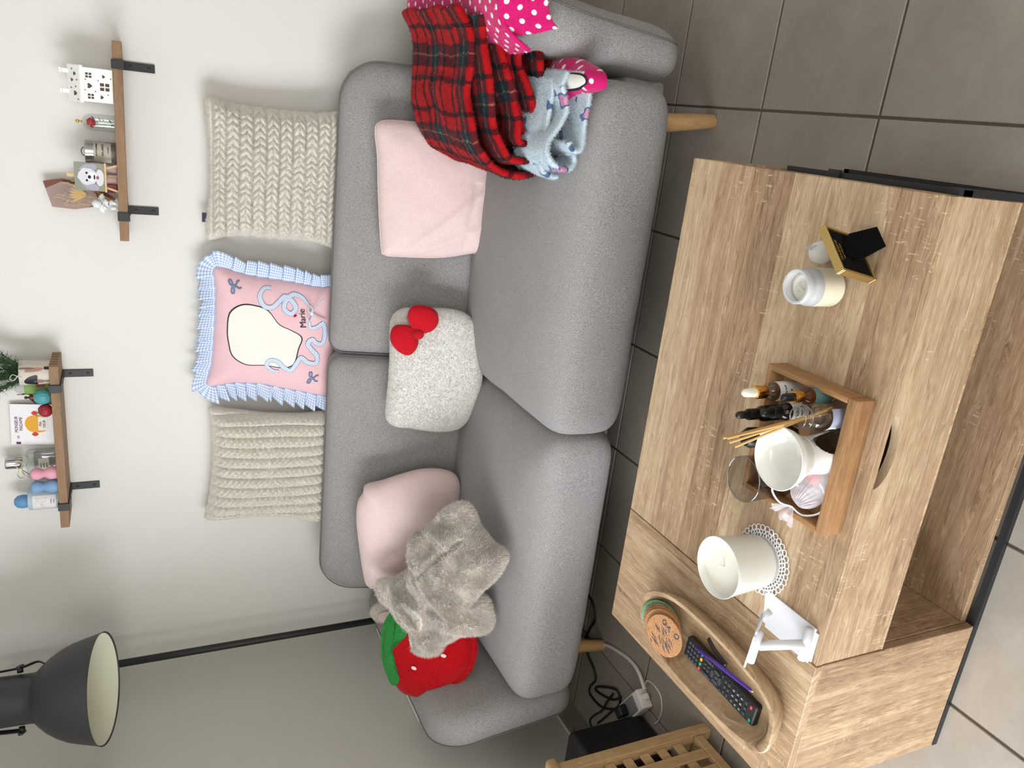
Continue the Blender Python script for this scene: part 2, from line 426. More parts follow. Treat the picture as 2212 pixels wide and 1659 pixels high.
W_PAINT = Mat('wall_paint', rgb(224, 222, 217), .85, spec=.2); W_PAINT.bump(W_PAINT.noise(W_PAINT.coord(), 160, 3, .6), .12, .001); W_PAINT = W_PAINT.m
W_LEFT = Mat('wall_paint_shaded', rgb(200, 198, 190), .85, spec=.2); W_LEFT.bump(W_LEFT.noise(W_LEFT.coord(), 160, 3, .6), .12, .001); W_LEFT = W_LEFT.m  # darker copy of the wall paint: this wall's shade is put into the colour
CEIL = plain('ceiling_paint', rgb(225, 224, 220), .9)
t = Mat('floor_tile', rough=.42, spec=.45); _c = t.coord(); _f = t.noise(_c, 5.5, 4, .6, .5); _g = t.noise(_c, 60, 2, .5)
t.base(t.ramp(t.math('ADD', t.math('MULTIPLY', _f, .8), t.math('MULTIPLY', _g, .2)), [(.3, rgb(137, 128, 118)), (.7, rgb(157, 148, 138))])).bump(_g, .06, .001); TILE = t.m
GROUT = plain('grout', rgb(92, 82, 68), .9, bump=.3)
CAULK = plain('caulk', rgb(205, 203, 196), .6)
SOFA = fabric('grey_heather_fabric', rgb(116, 114, 113), rgb(180, 177, 175), 620, (1, 1, .4), .5, .12)
SOFA_DARK = fabric('grey_piping', rgb(98, 96, 95), rgb(126, 123, 121), 420, (1, 1, 1), .3, .1)
OAKLEG = wood('beech_leg', rgb(168, 130, 86), rgb(190, 152, 106), rgb(206, 172, 128), 'Z', .8, .5, .45, 0)
_T = (rgb(110, 84, 62), rgb(170, 142, 112), rgb(214, 194, 162))
TOPWOOD = wood('sonoma_oak_lengthwise', *_T, 'X', 1.0, .105, .5, .6)
SIDEWOOD_Y = wood('sonoma_oak_crosswise', *_T, 'Y', 1.0, .13, .5, .5)
SIDEWOOD_Z = wood('sonoma_oak_upright', *_T, 'Z', .55, .2, .5, .5)
MANGO = wood('mango_wood', rgb(116, 84, 56), rgb(158, 119, 82), rgb(188, 152, 112), 'X', .6, .4, .45, 0, .15)
MANGO_Y = wood('mango_wood_side', rgb(124, 88, 56), rgb(158, 118, 78), rgb(188, 150, 106), 'Y', .6, .4, .45, 0, .15)
ACACIA = wood('acacia_bowl_wood', rgb(116, 92, 68), rgb(170, 142, 110), rgb(204, 182, 150), 'Y', .35, .3, .5, 0, .15, 1.25)
SHELFW = wood('shelf_pine', rgb(116, 90, 66), rgb(146, 116, 88), rgb(170, 142, 112), 'X', .7, .08, .6, 0, .2, .7)
BASKETW = wood('acacia_slats', rgb(150, 120, 82), rgb(178, 150, 110), rgb(200, 174, 136), 'Z', .5, .3, .5, 0, .15)
EASELW = wood('light_pine', rgb(190, 156, 110), rgb(214, 184, 140), rgb(228, 204, 166), 'Z', .8, .1, .6, 0, .1, .7)
BLACK = plain('black_metal', rgb(26, 27, 30), .5, .0, .1)
LAMPM = plain('dark_grey_lacquer', rgb(52, 53, 54), .45, .1)
LAMPIN = plain('cream_lacquer', rgb(226, 226, 206), .55)
WHITEP = plain('white_plastic', rgb(214, 214, 219), .35)
WHITEC = plain('white_ceramic', rgb(230, 229, 224), .12)
WHITEMAT = plain('white_laminate', rgb(228, 227, 222), .5)
CREAM = plush('cream_knit', rgb(200, 194, 180), rgb(240, 236, 226), 260, .6, .35)
CREAMTHREAD = plain('cream_thread', rgb(168, 156, 134), .9)
PINKF = plush('pink_fleece', rgb(216, 190, 188), rgb(236, 214, 211), 300, .5, .4)
PLUSHW = plush('white_plush', rgb(222, 218, 212), rgb(250, 248, 244), 200, .6, .3)
REDV = plush('red_velour', rgb(172, 18, 30), rgb(198, 30, 42), 300, .15, .15)
STRAW = plush('strawberry_red_plush', rgb(168, 8, 18), rgb(200, 18, 28), 240, .5, .25)
GREENP = plush('green_plush', rgb(38, 132, 58), rgb(60, 164, 80), 240, .6, .3)
SEED = plain('pale_embroidery', rgb(232, 196, 196), .8)
BEIGE = plush('beige_long_pile', rgb(208, 198, 187), rgb(238, 230, 222), 160, .7, .45)
PINKC = fabric('pink_cotton', rgb(226, 184, 190), rgb(238, 200, 205), 700, (1, 1, 1), .2, .05, .85, .02)
INK = plain('ink_outline', rgb(34, 30, 44), .8)
PRINTW = plain('white_print', rgb(232, 230, 222), .85)
PRINTB = plain('blue_print', rgb(120, 146, 186), .85)
TEXT_PURPLE = plain('purple_lettering', rgb(104, 26, 96), .7)
TEXT_DARK = plain('dark_lettering', rgb(40, 40, 44), .7)
TEXT_GOLD = plain('gold_lettering', rgb(196, 160, 84), .4, .7)

def gingham(name, size, a, b):
    M = Mat(name, rough=.85, spec=.15); uv = M.n('ShaderNodeTexCoord').outputs['UV']; s = M.sep(uv)
    def st(x): return M.math('GREATER_THAN', M.math('FRACT', M.math('DIVIDE', x, size)), .5)
    f = M.math('MULTIPLY', M.math('ADD', st(s[0]), st(s[1])), .5)
    M.base(M.ramp(f, [(0, a), (.5, tuple((x + y) / 2 for x, y in zip(a, b))), (1, b)])).bump(M.noise(uv, 900, 2), .2, .0006); return M.m
GING = gingham('blue_gingham_cotton', .0085, rgb(236, 242, 250), rgb(150, 178, 220))
GINGS = gingham('blue_gingham_ribbon', .006, rgb(230, 236, 246), rgb(168, 186, 214))

def tartan(name):
    M = Mat(name, rough=.95, spec=.1); uv = M.coord('UV'); n = M.noise(uv, 60, 3, .6); s = M.sep(uv)
    def warp(x): return M.math('ADD', x, M.math('MULTIPLY', M.math('SUBTRACT', n, .5), .024))
    def band(x, size, off):
        f = M.math('FRACT', M.math('ADD', M.math('DIVIDE', warp(x), size), off))
        return M.ramp(f, [(0, rgb(178, 18, 24)), (.30, rgb(178, 18, 24)), (.315, rgb(22, 20, 24)), (.36, rgb(22, 20, 24)), (.375, rgb(190, 24, 30)), (.52, rgb(178, 18, 26)), (.535, rgb(24, 40, 46)),
                          (.64, rgb(30, 62, 70)), (.655, rgb(176, 176, 150)), (.67, rgb(28, 50, 58)), (.80, rgb(22, 34, 38)), (.815, rgb(204, 30, 34)), (.93, rgb(150, 18, 26)), (.945, rgb(20, 18, 22)), (.985, rgb(20, 18, 22))], 'LINEAR')
    A = band(s[0], .21, .1); B = band(s[1], .20, .45)
    tw = M.math('GREATER_THAN', M.math('FRACT', M.math('MULTIPLY', M.math('ADD', s[0], s[1]), 110)), .5)
    col = M.mix(M.math('ADD', .38, M.math('MULTIPLY', tw, .24)), A, B)
    f = M.noise(M.coord('Object'), 240, 3, .7)
    col = M.mix(.55, col, M.mix(1.0, A, B, 'DARKEN')); col = M.mix(M.math('MULTIPLY', f, .3), col, G(.01))
    M.base(col).bump(f, .6, .003).sheen(.06, .4); return M.m
TARTAN = tartan('red_tartan_fleece')

def dotted(name):
    M = Mat(name, rough=.95, spec=.1); uv = M.n('ShaderNodeTexCoord').outputs['UV']; s = M.sep(uv); S = .031
    row = M.math('FLOOR', M.math('DIVIDE', s[1], S)); sh = M.math('MULTIPLY', M.math('MODULO', row, 2.0), .5)
    a = M.math('SUBTRACT', M.math('FRACT', M.math('ADD', M.math('DIVIDE', s[0], S), sh)), .5); b = M.math('SUBTRACT', M.math('FRACT', M.math('DIVIDE', s[1], S)), .5)
    r = M.math('SQRT', M.math('ADD', M.math('MULTIPLY', a, a), M.math('MULTIPLY', b, b)))
    f = M.noise(M.coord('Object'), 260, 3, .7)
    col = M.ramp(M.math('ADD', r, M.math('MULTIPLY', f, .03)), [(.20, rgb(240, 236, 238)), (.225, rgb(206, 30, 110))])
    M.base(col).bump(f, .5, .002).sheen(.3, .4); return M.m
DOTTED = dotted('pink_dotted_fleece')
def bluefleece(name):
    M = Mat(name, rough=.95, spec=.1); uv = M.coord('UV', (1, 1, 1)); f = M.noise(M.coord('Object'), 260, 3, .7); g = M.noise(uv, 14, 2, .5, .5)
    col = M.ramp(g, [(0, rgb(206, 222, 232)), (.60, rgb(206, 222, 232)), (.615, rgb(70, 96, 140)), (.655, rgb(96, 130, 176)), (.67, rgb(216, 150, 184)), (.78, rgb(222, 160, 190))])
    M.base(M.mix(M.math('MULTIPLY', f, .15), col, G(.3))).bump(f, .6, .003).sheen(.3, .4); return M.m
BLUEF = bluefleece('pale_blue_printed_fleece')

CLEAR = thin_glass('clear_glass', (.90, .92, .92, 1), .10); CLEAR_THIN = thin_glass('smoked_glass', (.64, .63, .64, 1), .10); GLASS_RIM = thin_glass('glass_rim', (.55, .58, .58, 1), .35)
AMBER = glass('amber_glass', (.30, .10, .03, 1), .05, .85)
WAX = Mat('cream_wax', rgb(230, 226, 214), .45); WAX.b.inputs['Subsurface Weight'].default_value = .15; WAX.b.inputs['Subsurface Radius'].default_value = (.02, .015, .01); WAX = WAX.m
OPAL = Mat('white_opal_glass', rgb(222, 223, 217), .12); OPAL = OPAL.m
FROST = Mat('frosted_cup', rgb(238, 240, 242), .3); FROST.b.inputs['Transmission Weight'].default_value = .45; FROST = FROST.m
GOLD = plain('brushed_gold', rgb(206, 176, 112), .3, .9); BRASS = plain('polished_gold', rgb(226, 172, 88), .18, 1.0)
VELVET = plush('black_velvet', rgb(8, 8, 9), rgb(14, 14, 15), 300, .2, .02)
RUBBER = plain('black_rubber', rgb(20, 20, 22), .35); DARKPL = plain('black_plastic', rgb(24, 25, 28), .45, bump=.05)
REED = plain('rattan_reed', rgb(206, 164, 100), .7, vary=.3, scale=900)

# ------------------------------------------------------------------ the room
boxo('wall_back', (-2.33, 2.79, 0), (2.6, 2.95, 2.5), W_PAINT)['kind'] = 'structure'
bm = bmesh.new()
box(bm, (-2.33, 1.02, 0), (-2.13, 2.79, 2.5)); box(bm, (-2.33, -1.0, 2.15), (-2.13, 1.02, 2.5)); box(bm, (-2.33, -2.3, 0), (-2.13, -1.0, 2.5))
from_bm('wall_left', bm, W_LEFT)['kind'] = 'structure'
boxo('wall_right', (2.6, -2.3, 0), (2.75, 2.95, 2.5), W_PAINT)['kind'] = 'structure'
boxo('wall_front', (-2.33, -2.45, 0), (2.75, -2.3, 2.5), W_PAINT)['kind'] = 'structure'
boxo('ceiling', (-2.33, -2.45, 2.5), (2.75, 2.95, 2.62), CEIL)['kind'] = 'structure'
floor = boxo('floor', (-2.33, -2.45, -.12), (2.75, 2.95, -.0035), GROUT); floor['kind'] = 'structure'
TS, X0, Y0, GW = .378, .097, 1.3225, .0065
cache = {}
for ix in range(-6, 7):
    for iy in range(-4, 5):
        xa, ya = X0 + ix * TS, Y0 + iy * TS; xb, yb = xa + TS, ya + TS
        xa, ya, xb, yb = max(xa + GW / 2, -2.126), ya + GW / 2, min(xb - GW / 2, 2.6), min(yb - GW / 2, 2.788)
        if xb - xa < .02 or yb - ya < .02: continue
        key = (round(xb - xa, 3), round(yb - ya, 3))
        if key not in cache:
            bm = bmesh.new(); box(bm, (xa, ya, -.01), (xb, yb, 0), .0016, 1); me = bpy.data.meshes.new('tile'); bm.to_mesh(me); bm.free()
            me.transform(Matrix.Translation((-xa, -ya, 0))); me.materials.append(TILE); cache[key] = me
        o = bpy.data.objects.new('tile', cache[key]); COL.objects.link(o); o.parent = floor; o.location = Vector((xa, ya, random.uniform(-.0004, .0004))) - floor.location
bl = boxo('baseboard_left', (-2.13, 1.02, 0), (-2.12, 2.79, .086), TILE); bl['kind'] = 'structure'
boxo('caulk_line', (-2.13, 1.02, .086), (-2.121, 2.79, .0895), CAULK, bl)
boxo('baseboard_back', (-2.12, 2.78, 0), (2.6, 2.79, .086), TILE)['kind'] = 'structure'
boxo('trim_1', (-2.13, 2.784, .086), (-2.124, 2.79, 2.5), CAULK)['kind'] = 'structure'

# ------------------------------------------------------------------ sofa
sofa = thing('sofa', 'grey heather fabric two-seat sofa with round beech legs along the back wall', 'sofa', (-.837, 2.3, 0))
SL, SR, SP = -1.80, .125, -.832
boxo('seat_frame', (SL - .02, 1.90, .165), (SR + .02, 2.68, .30), SOFA, sofa, .02, 3, smooth=30)
srbox('seat_cushion', ((SP + SR) / 2 - .010, 2.15, .316), ((SR - SP) / 2 + .014, .366, .147), 4.6, .026, SOFA, sofa, 30, .004, 3)
srbox('seat_cushion', ((SL + SP) / 2 - .006, 2.15, .309), ((SP - SL) / 2 - .004, .360, .139), 4.6, .022, SOFA, sofa, 30, .004, 8)
# back cushions: thick slabs leaning back, big round outer corners
def rrect(x0, x1, y0, y1, r4, n=8):
    out = []
    for (cx, cy, a0, r) in ((x1 - r4[0], y1 - r4[0], 0, r4[0]), (x0 + r4[1], y1 - r4[1], 90, r4[1]), (x0 + r4[2], y0 + r4[2], 180, r4[2]), (x1 - r4[3], y0 + r4[3], 270, r4[3])):
        for k in range(n + 1):
            a = math.radians(a0 + 90 * k / n); out.append((cx + r * math.cos(a), cy + r * math.sin(a)))
    P = []
    for i in range(len(out)):
        a, b = np.array(out[i]), np.array(out[(i + 1) % len(out)]); m = max(1, int(np.linalg.norm(b - a) / .02))
        for k in range(m): P.append(tuple(a + (b - a) * k / m))
    return P
LEAN = (0, .25, 1)
def back_cushion(x0, x1, r4, seed):
    b = Blob(rrect(x0, x1, -.10, .475, r4), (0, 2.535, .42), (1, 0, 0), LEAN, .085, .035, p=14, q=.42, rings=30, segs=300, noise=.006, nscale=4, seed=seed, smooth=0)
    o = b.build('back_cushion', SOFA, sofa)
    pts = b.rim(240, .992, .045)
    tubeo('piping', [tuple(p) for p in pts], .0022, SOFA_DARK, o, 6, True, True)
back_cushion(SP, .128, (.13, .05, .05, .05), 4)
back_cushion(-1.785, SP - .004, (.05, .13, .05, .05), 9)
boxo('back_frame', (-1.76, 2.63, .17), (.10, 2.755, .845), SOFA, sofa, .04, 4, smooth=30)
def arm(x, seed, sgn):
    out = rrect(1.835, 2.73, .165, .662, (.06, .13, .06, .06))
    b = Blob(out, (x, 0, 0), (0, 1, 0), (0, 0, 1), .078, .072, p=10, q=.45, rings=30, segs=300, noise=.007, nscale=5, seed=seed, smooth=0)
    V, F, UV = b.arrays(); V[:, 0] += sgn * (np.clip(V[:, 2] - .2, 0, 1) * .10 + .02 * np.clip((V[:, 2] - .45) / .2, 0, 1) ** 2)
    o = from_np('armrest', V, F, SOFA, sofa, True)
    pts = b.rim(240, .985, .038 if sgn > 0 else -.034); pts[:, 0] += sgn * (np.clip(pts[:, 2] - .2, 0, 1) * .10 + .02 * np.clip((pts[:, 2] - .45) / .2, 0, 1) ** 2)
    tubeo('piping', [tuple(p) for p in pts], .0022, SOFA_DARK, o, 6, True, True)
arm(-1.875, 2, -1); arm(.20, 5, 1)
for (x, y, dx, dy) in ((.060, 1.885, .02, -.01), (-1.757, 1.955, -.02, -.01), (.05, 2.62, .02, .01), (-1.75, 2.62, -.02, .01)):
    latheo('leg', [(0, 0), (.017, 0), (.019, .004), (.027, .19), (0, .19)], (x, y, 0), OAKLEG, sofa, (-dx * 1.2, -dy * 1.2, .19), 28)

# ------------------------------------------------------------------ coffee table
TB = thing('coffee_table', 'pale oak lift-top coffee table with black base and half-moon finger cut-out', 'coffee table', (-.585, 1.07, 0))
XL, XM, XR, YF, YB = -1.140, -.842, -.031, .775, 1.371
boxo('lift_top', (XM, YF, .426), (XR, YB, .441), TOPWOOD, TB, .0012, 1)
boxo('fixed_top', (XL, YF, .426), (XM - .0025, YB, .441), SIDEWOOD_Y, TB, .0012, 1)
boxo('front_panel', (XL, YF, .014), (XM - .002, YF + .016, .4255), SIDEWOOD_Z, TB, .001, 1)
boxo('side_panel', (XL, YF + .017, .014), (XL + .016, YB - .004, .4255), SIDEWOOD_Z, TB, .001, 1)
boxo('divider_panel', (XM - .016, YF + .017, .014), (XM, YB - .02, .4255), SIDEWOOD_Z, TB, .001, 1)
boxo('back_panel', (XL, YB - .018, .014), (XR, YB - .004, .4255), TOPWOOD, TB, .001, 1)
boxo('floor_panel', (XM + .0005, YF + .018, .014), (XR - .002, YB - .02, .030), TOPWOOD, TB, .001, 1)
# front rail with the half-moon finger cut-out
cx, rw, rh = -.436, .063, .030
poly = [(XM + .001, .278), (XR, .278), (XR, .4255), (cx + rw, .4255)] + [(cx + rw * math.cos(a), .4255 - rh * math.sin(a)) for a in np.linspace(0, PI, 22)[1:-1]] + [(cx - rw, .4255), (XM + .001, .4255)]
prismo('front_rail', [Vector((x, 0, z)) for x, z in poly], (0, YF + .001, 0), (0, YF + .017, 0), TOPWOOD, TB)
boxo('rail_edge', (XM + .001, YF, .275), (XR, YF + .0178, .279), SIDEWOOD_Y, TB, .0005, 1)
boxo('inner_shelf', (XM + .001, YF + .018, .279), (XR - .004, YB - .02, .291), TOPWOOD, TB)
bm = bmesh.new(); box(bm, (XL, YF - .001, 0), (XR + .012, YF + .013, .013)); box(bm, (XL, YB - .014, 0), (XR + .012, YB, .013)); box(bm, (XL, YF, 0), (XL + .014, YB, .013)); box(bm, (XR - .002, YF, 0), (XR + .012, YB, .013))
from_bm('plinth', bm, BLACK, TB)
bm = bmesh.new(); box(bm, (XR + .001, YF, .013), (XR + .012, YF + .02, .425)); box(bm, (XR + .001, YF, .395), (XR + .010, YB - .24, .415)); box(bm, (XR + .001, 1.005, .412), (XR + .014, 1.03, .419))
from_bm('side_frame', bm, BLACK, TB)

# ------------------------------------------------------------------ cushions along the wall
WO, WY = (0, 2.602, 0), (0, .1, 1)
def braid_rows(x, y):
    wy = (1.257 - y) / .0395 + .06 * vnoise(np.stack([x * 9, y * 3, x * 0], 1), 3); w = wy - np.floor(wy) - .5; row = np.floor(wy)
    g = 1 - np.abs(2 * w) ** 5; ph = x / .0225 + np.abs(w) * 1.5 + row * .37 + .25 * vnoise(np.stack([x * 40, y * 40, x * 0], 1), 5)
    return .014 * g + .0105 * g * np.abs(np.sin(PI * ph)) ** .8 - .005 * np.exp(-(w / .05) ** 2) + .002 * vnoise(np.stack([x * 160, y * 160, x * 0], 1), 8)
def braid_cols(x, y):
    wx = (x + 1.083) / .0388 + .35 * (y - 1.08) ** 2 * 9 * (x + 1.28) + .05 * vnoise(np.stack([x * 3, y * 9, x * 0], 1), 3); w = wx - np.floor(wx) - .5; row = np.floor(wx)
    g = np.sqrt(np.clip(1 - (2 * w) ** 2, 0, 1)); a = y / .019; ph1 = a + w * 1.7 + row * .5; ph2 = a - w * 1.7 + row * .3
    return .024 * g + .0095 * g * np.abs(np.sin(PI * ph1)) ** .8 * np.abs(np.sin(PI * ph2)) ** .3 + .0022 * vnoise(np.stack([x * 160, y * 160, x * 0], 1), 8)
def scal(f): return lambda x, y, th: 1 + f(x, y)
cush = thing('throw_cushion', 'cream plush cushion with horizontal braided rows, at the right end of the sofa back', 'cushion', (-.26, 2.7, .86), 'cream braided cushions on the sofa back')
b = Blob([(-.045, 1.279), (-.05, 1.20), (-.054, 1.134), (-.055, 1.045), (-.052, .95), (-.050, .852), (-.18, .850), (-.307, .850), (-.474, .850), (-.466, .94), (-.465, 1.036), (-.460, 1.16), (-.466, 1.221), (-.470, 1.277), (-.333, 1.268), (-.185, 1.268)],
         WO, (1, 0, 0), WY, .052, .045, 2.6, .55, 120, 620, .004, 9, 2, 6, braid_rows, scal(lambda x, y: .012 * np.abs(np.sin(PI * (1.257 - y) / .0395)) - .006 + .006 * vnoise(np.stack([x * 60, y * 60, x * 0], 1), 4)))
o = b.build('cover', CREAM, cush)
fuzz('pile', b.V, b.F, CREAM, cush, 45000, .006, .0009, (0, 0, -.3), .5, 3, lambda c, n: n[:, 1] < .25)
boxo('care_label', (-.425, 2.74, 1.268), (-.395, 2.742, 1.283), plain('navy_label', rgb(50, 54, 78), .7), cush)
cush = thing('throw_cushion', 'cream plush cushion with upright ropelike ridges, at the left end of the sofa back', 'cushion', (-1.3, 2.7, .86), 'cream braided cushions on the sofa back')
b = Blob([(-1.062, 1.268), (-1.076, 1.157), (-1.09, .984), (-1.082, .855), (-1.132, .850), (-1.268, .850), (-1.406, .850), (-1.535, .850), (-1.512, .973), (-1.498, 1.095), (-1.499, 1.184), (-1.500, 1.285), (-1.43, 1.281), (-1.365, 1.272), (-1.235, 1.264), (-1.108, 1.268)],
         WO, (1, 0, 0), WY, .052, .045, 2.8, .55, 120, 620, .004, 9, 5, 6, braid_cols, scal(lambda x, y: .016 * np.abs(np.sin(PI * (x + 1.083) / .0388)) - .008 + .005 * vnoise(np.stack([x * 60, y * 60, x * 0], 1), 4)))
b.build('cover', CREAM, cush)
fuzz('pile', b.V, b.F, CREAM, cush, 45000, .005, .0009, (0, 0, -.3), .5, 4, lambda c, n: n[:, 1] < .25)

cush = thing('throw_cushion', 'pink cotton cushion with a pale blue gingham frill, between the two cream ones', 'cushion', (-.8, 2.7, .86))
mb = Blob([(-.570, 1.252), (-.580, 1.19), (-.593, 1.135), (-.608, 1.011), (-.622, .915), (-.626, .862), (-.726, .853), (-.831, .853), (-.92, .855), (-1.018, .862), (-1.003, .969), (-.985, 1.06), (-.976, 1.1), (-.971, 1.194), (-.980, 1.277), (-.892, 1.262), (-.759, 1.253), (-.640, 1.250)],
          WO, (1, 0, 0), WY, .055, .05, 3.0, .6, 60, 360, .006, 12, 11, 6)
mb.build('cover', PINKC, cush)
def frill(b, width, pitch, amp, name, mat, parent):
    n = 900; th = np.linspace(-PI, PI, n, endpoint=False); R = b.rad(th); P = np.stack([b.c[0] + R * np.cos(th), b.c[1] + R * np.sin(th)], 1)
    T = np.roll(P, -3, 0) - np.roll(P, 3, 0); T /= np.linalg.norm(T, axis=1)[:, None]; O = np.stack([T[:, 1], -T[:, 0]], 1)
    for _ in range(24): O = (np.roll(O, 1, 0) + O + np.roll(O, -1, 0)) / 3
    O /= np.linalg.norm(O, axis=1)[:, None]
    L = np.concatenate([[0], np.cumsum(np.linalg.norm(np.diff(P, axis=0), axis=1))]); ph = L / pitch + .35 * vnoise(np.stack([L * 12, L * 0, L * 0], 1), 21)
    fr = ph - np.floor(ph); saw = np.where(fr < .78, fr / .78, (1 - fr) / .22); K = 7; V = []; UV = []
    lv = 1 + .12 * vnoise(np.stack([L * 25, L * 0 + 4, L * 0], 1), 9) + .30 * (saw - .5)
    for k in range(K):
        t = k / (K - 1); w = width * t * lv
        q = P + O * (w - .004)[:, None] + T * ((saw - .5) * pitch * .45 * t)[:, None]
        h = amp * (saw - .35) * (t ** .6) + .010 * t
        V.append(b.world(q[:, 0], q[:, 1], h)); UV.append(np.stack([L * 1.5, np.full(n, t * width)], 1))
    F = [(k * n + i, k * n + (i + 1) % n, (k + 1) * n + (i + 1) % n, (k + 1) * n + i) for k in range(K - 1) for i in range(n)]
    o = from_np(name, np.concatenate(V), F, mat, parent, True, np.concatenate(UV)); m = o.modifiers.new('cloth', 'SOLIDIFY'); m.thickness = .0012; return o
frill(mb, .052, .038, .036, 'frill', GING, cush)
WCAT = [(-.775, 1.212), (-.715, 1.205), (-.684, 1.17), (-.684, 1.127), (-.70, 1.085), (-.745, 1.05), (-.765, 1.01), (-.79, .975), (-.83, .985), (-.885, 1.00), (-.898, 1.04), (-.89, 1.094), (-.888, 1.15), (-.86, 1.195), (-.815, 1.208)]
cc = np.mean(WCAT, 0); mb.decal('applique_edge', [[tuple(cc + (np.array(p) - cc) * 1.035) for p in WCAT]], INK, cush, .0012)
mb.decal('applique', [WCAT], PRINTW, cush, .0020)
rib1 = [(-.624, 1.075), (-.626, 1.098), (-.652, 1.112), (-.682, 1.098), (-.686, 1.072), (-.664, 1.048), (-.650, 1.030), (-.667, 1.005), (-.69, .995), (-.707, 1.012), (-.690, 1.033), (-.664, 1.028), (-.643, 1.004), (-.652, .974), (-.676, .954)]
rib2 = [(-.728, .950), (-.755, .945), (-.752, .922), (-.742, .902), (-.772, .893), (-.812, .900), (-.812, .922), (-.797, .938), (-.812, .952), (-.834, .938), (-.857, .919), (-.884, .921), (-.880, .951), (-.862, .974), (-.886, .990), (-.910, 1.008), (-.897, 1.032), (-.876, 1.053), (-.874, 1.079), (-.894, 1.086), (-.912, 1.066), (-.914, 1.046)]
for r_ in (rib1, rib2):
    mb.ribbon('ribbon_edge', r_, [.010, .017, .017, .017, .017, .017, .010], PRINTB, cush, .0022)
    mb.ribbon('printed_ribbon', r_, [.008, .014, .014, .014, .014, .014, .008], GINGS, cush, .0030)
def bow_print(cx, cy, s, rot):
    def q(pts): return [(cx + s * (x * math.cos(rot) - y * math.sin(rot)), cy + s * (x * math.sin(rot) + y * math.cos(rot))) for x, y in pts]
    for pts in ([(0, 0), (.4, .35), (.95, .45), (1.0, .12), (.5, -.02), (0, 0)], [(0, 0), (-.4, .35), (-.95, .45), (-1.0, .12), (-.5, -.02), (0, 0)], [(0, 0), (.2, -.5), (.55, -.8), (.6, -1.15)], [(0, 0), (-.2, -.5), (-.5, -.8), (-.45, -1.2)]):
        mb.ribbon('bow_outline', q(pts), .0052, INK, cush, .0020); mb.ribbon('printed_bow', q(pts), .0032, PRINTB, cush, .0028)
bow_print(-.622, 1.196, .021, .25); bow_print(-.940, .936, .021, -.15)
lettering('Marie', .030, None, INK, cush, lambda x, y, z: Vector(mb.on([(-.722 + x, .972 + y + x * .12 + y * 0)], .003 + z)[0]), .95)
mb.decal('heart', [[(-.712 + .006 * a, .997 + .006 * c) for a, c in ((0, -1), (.9, .1), (.8, .8), (.3, .8), (0, .4), (-.3, .8), (-.8, .8), (-.9, .1))]], REDV, cush, .003, True, 2)
# small tied ribbon sewn on the front
kn = mb.on([(-.700, .945)], .008)[0]
bm = bmesh.new()
for sx in (1, -1):
    L_ = [kn + np.array([sx * t * .030, -.006 - .012 * math.sin(PI * t), .010 * math.sin(PI * t) + .006 * t]) for t in np.linspace(0, 1, 8)]
    L_ += [kn + np.array([sx * t * .030, -.004 - .004 * math.sin(PI * t), -.006 * math.sin(PI * t) + .006 * t]) for t in np.linspace(1, 0, 8)]
    tube(bm, L_, .002, 6, True, False, (.0055, .0012))
tube(bm, [kn + np.array([a, -.005, c]) for a, c in ((0, 0), (.015, -.012), (.040, -.030), (.052, -.040))], .002, 6, True, False, (.0065, .001))
tube(bm, [kn + np.array([a, -.005, c]) for a, c in ((0, 0), (-.012, -.016), (-.030, -.042), (-.036, -.052))], .002, 6, True, False, (.0065, .001))
bmesh.ops.create_icosphere(bm, subdivisions=2, radius=.008, matrix=Matrix.Translation(kn + np.array([0, -.006, 0])))
from_bm('sewn_bow', bm, GINGS, cush, True)

# ------------------------------------------------------------------ cushions on the seat
cush = thing('throw_cushion', 'plain pink fleece cushion on the right seat, partly under the tartan blanket', 'cushion', (-.25, 2.36, .46), 'pink fleece cushions')
def creases(x, y): return .006 * np.exp(-((x + .30 + .9 * (y - .12)) / .02) ** 2) + .005 * np.exp(-((x + .37 + .5 * (y - .1)) / .015) ** 2) - .005 * np.exp(-((y - .045 + .1 * x) / .012) ** 2) * (x < -.2)
b = Blob([(-.058, .384), (-.045, .35), (-.040, .243), (-.030, .10), (-.028, .034), (-.05, .016), (-.212, .004), (-.311, -.002), (-.400, -.006), (-.424, .01), (-.428, .059), (-.450, .16), (-.458, .30), (-.456, .335), (-.436, .349), (-.248, .370), (-.154, .378), (-.086, .389)],
         (0, 2.37, .43), (1, 0, 0), LEAN, .055, .06, 3.2, .5, 60, 320, .006, 10, 31, 6, creases)
b.build('cover', PINKF, cush)
tubeo('piping', [tuple(p) for p in b.rim(200, 1.0, .002)], .0022, PINKF, cush, 6, True, True)
cush = thing('throw_cushion', 'plump pink fleece cushion on the left seat, beige plush blanket lying over its corner', 'cushion', (-1.45, 2.33, .46), 'pink fleece cushions')
b = Blob([(-1.293, .372), (-1.264, .365), (-1.246, .31), (-1.216, .234), (-1.197, .167), (-1.196, .10), (-1.216, .050), (-1.27, .030), (-1.389, .028), (-1.52, .028), (-1.60, .06), (-1.650, .16), (-1.677, .302), (-1.668, .335), (-1.632, .351), (-1.49, .377), (-1.393, .390), (-1.328, .388)],
         (0, 2.33, .43), (1, 0, 0), LEAN, .075, .085, 2.8, .5, 60, 320, .009, 8, 37, 6, lambda x, y: -.006 * np.exp(-((x + 1.50) ** 2 + (y - .26) ** 2) / .0008))
b.build('cover', PINKF, cush)

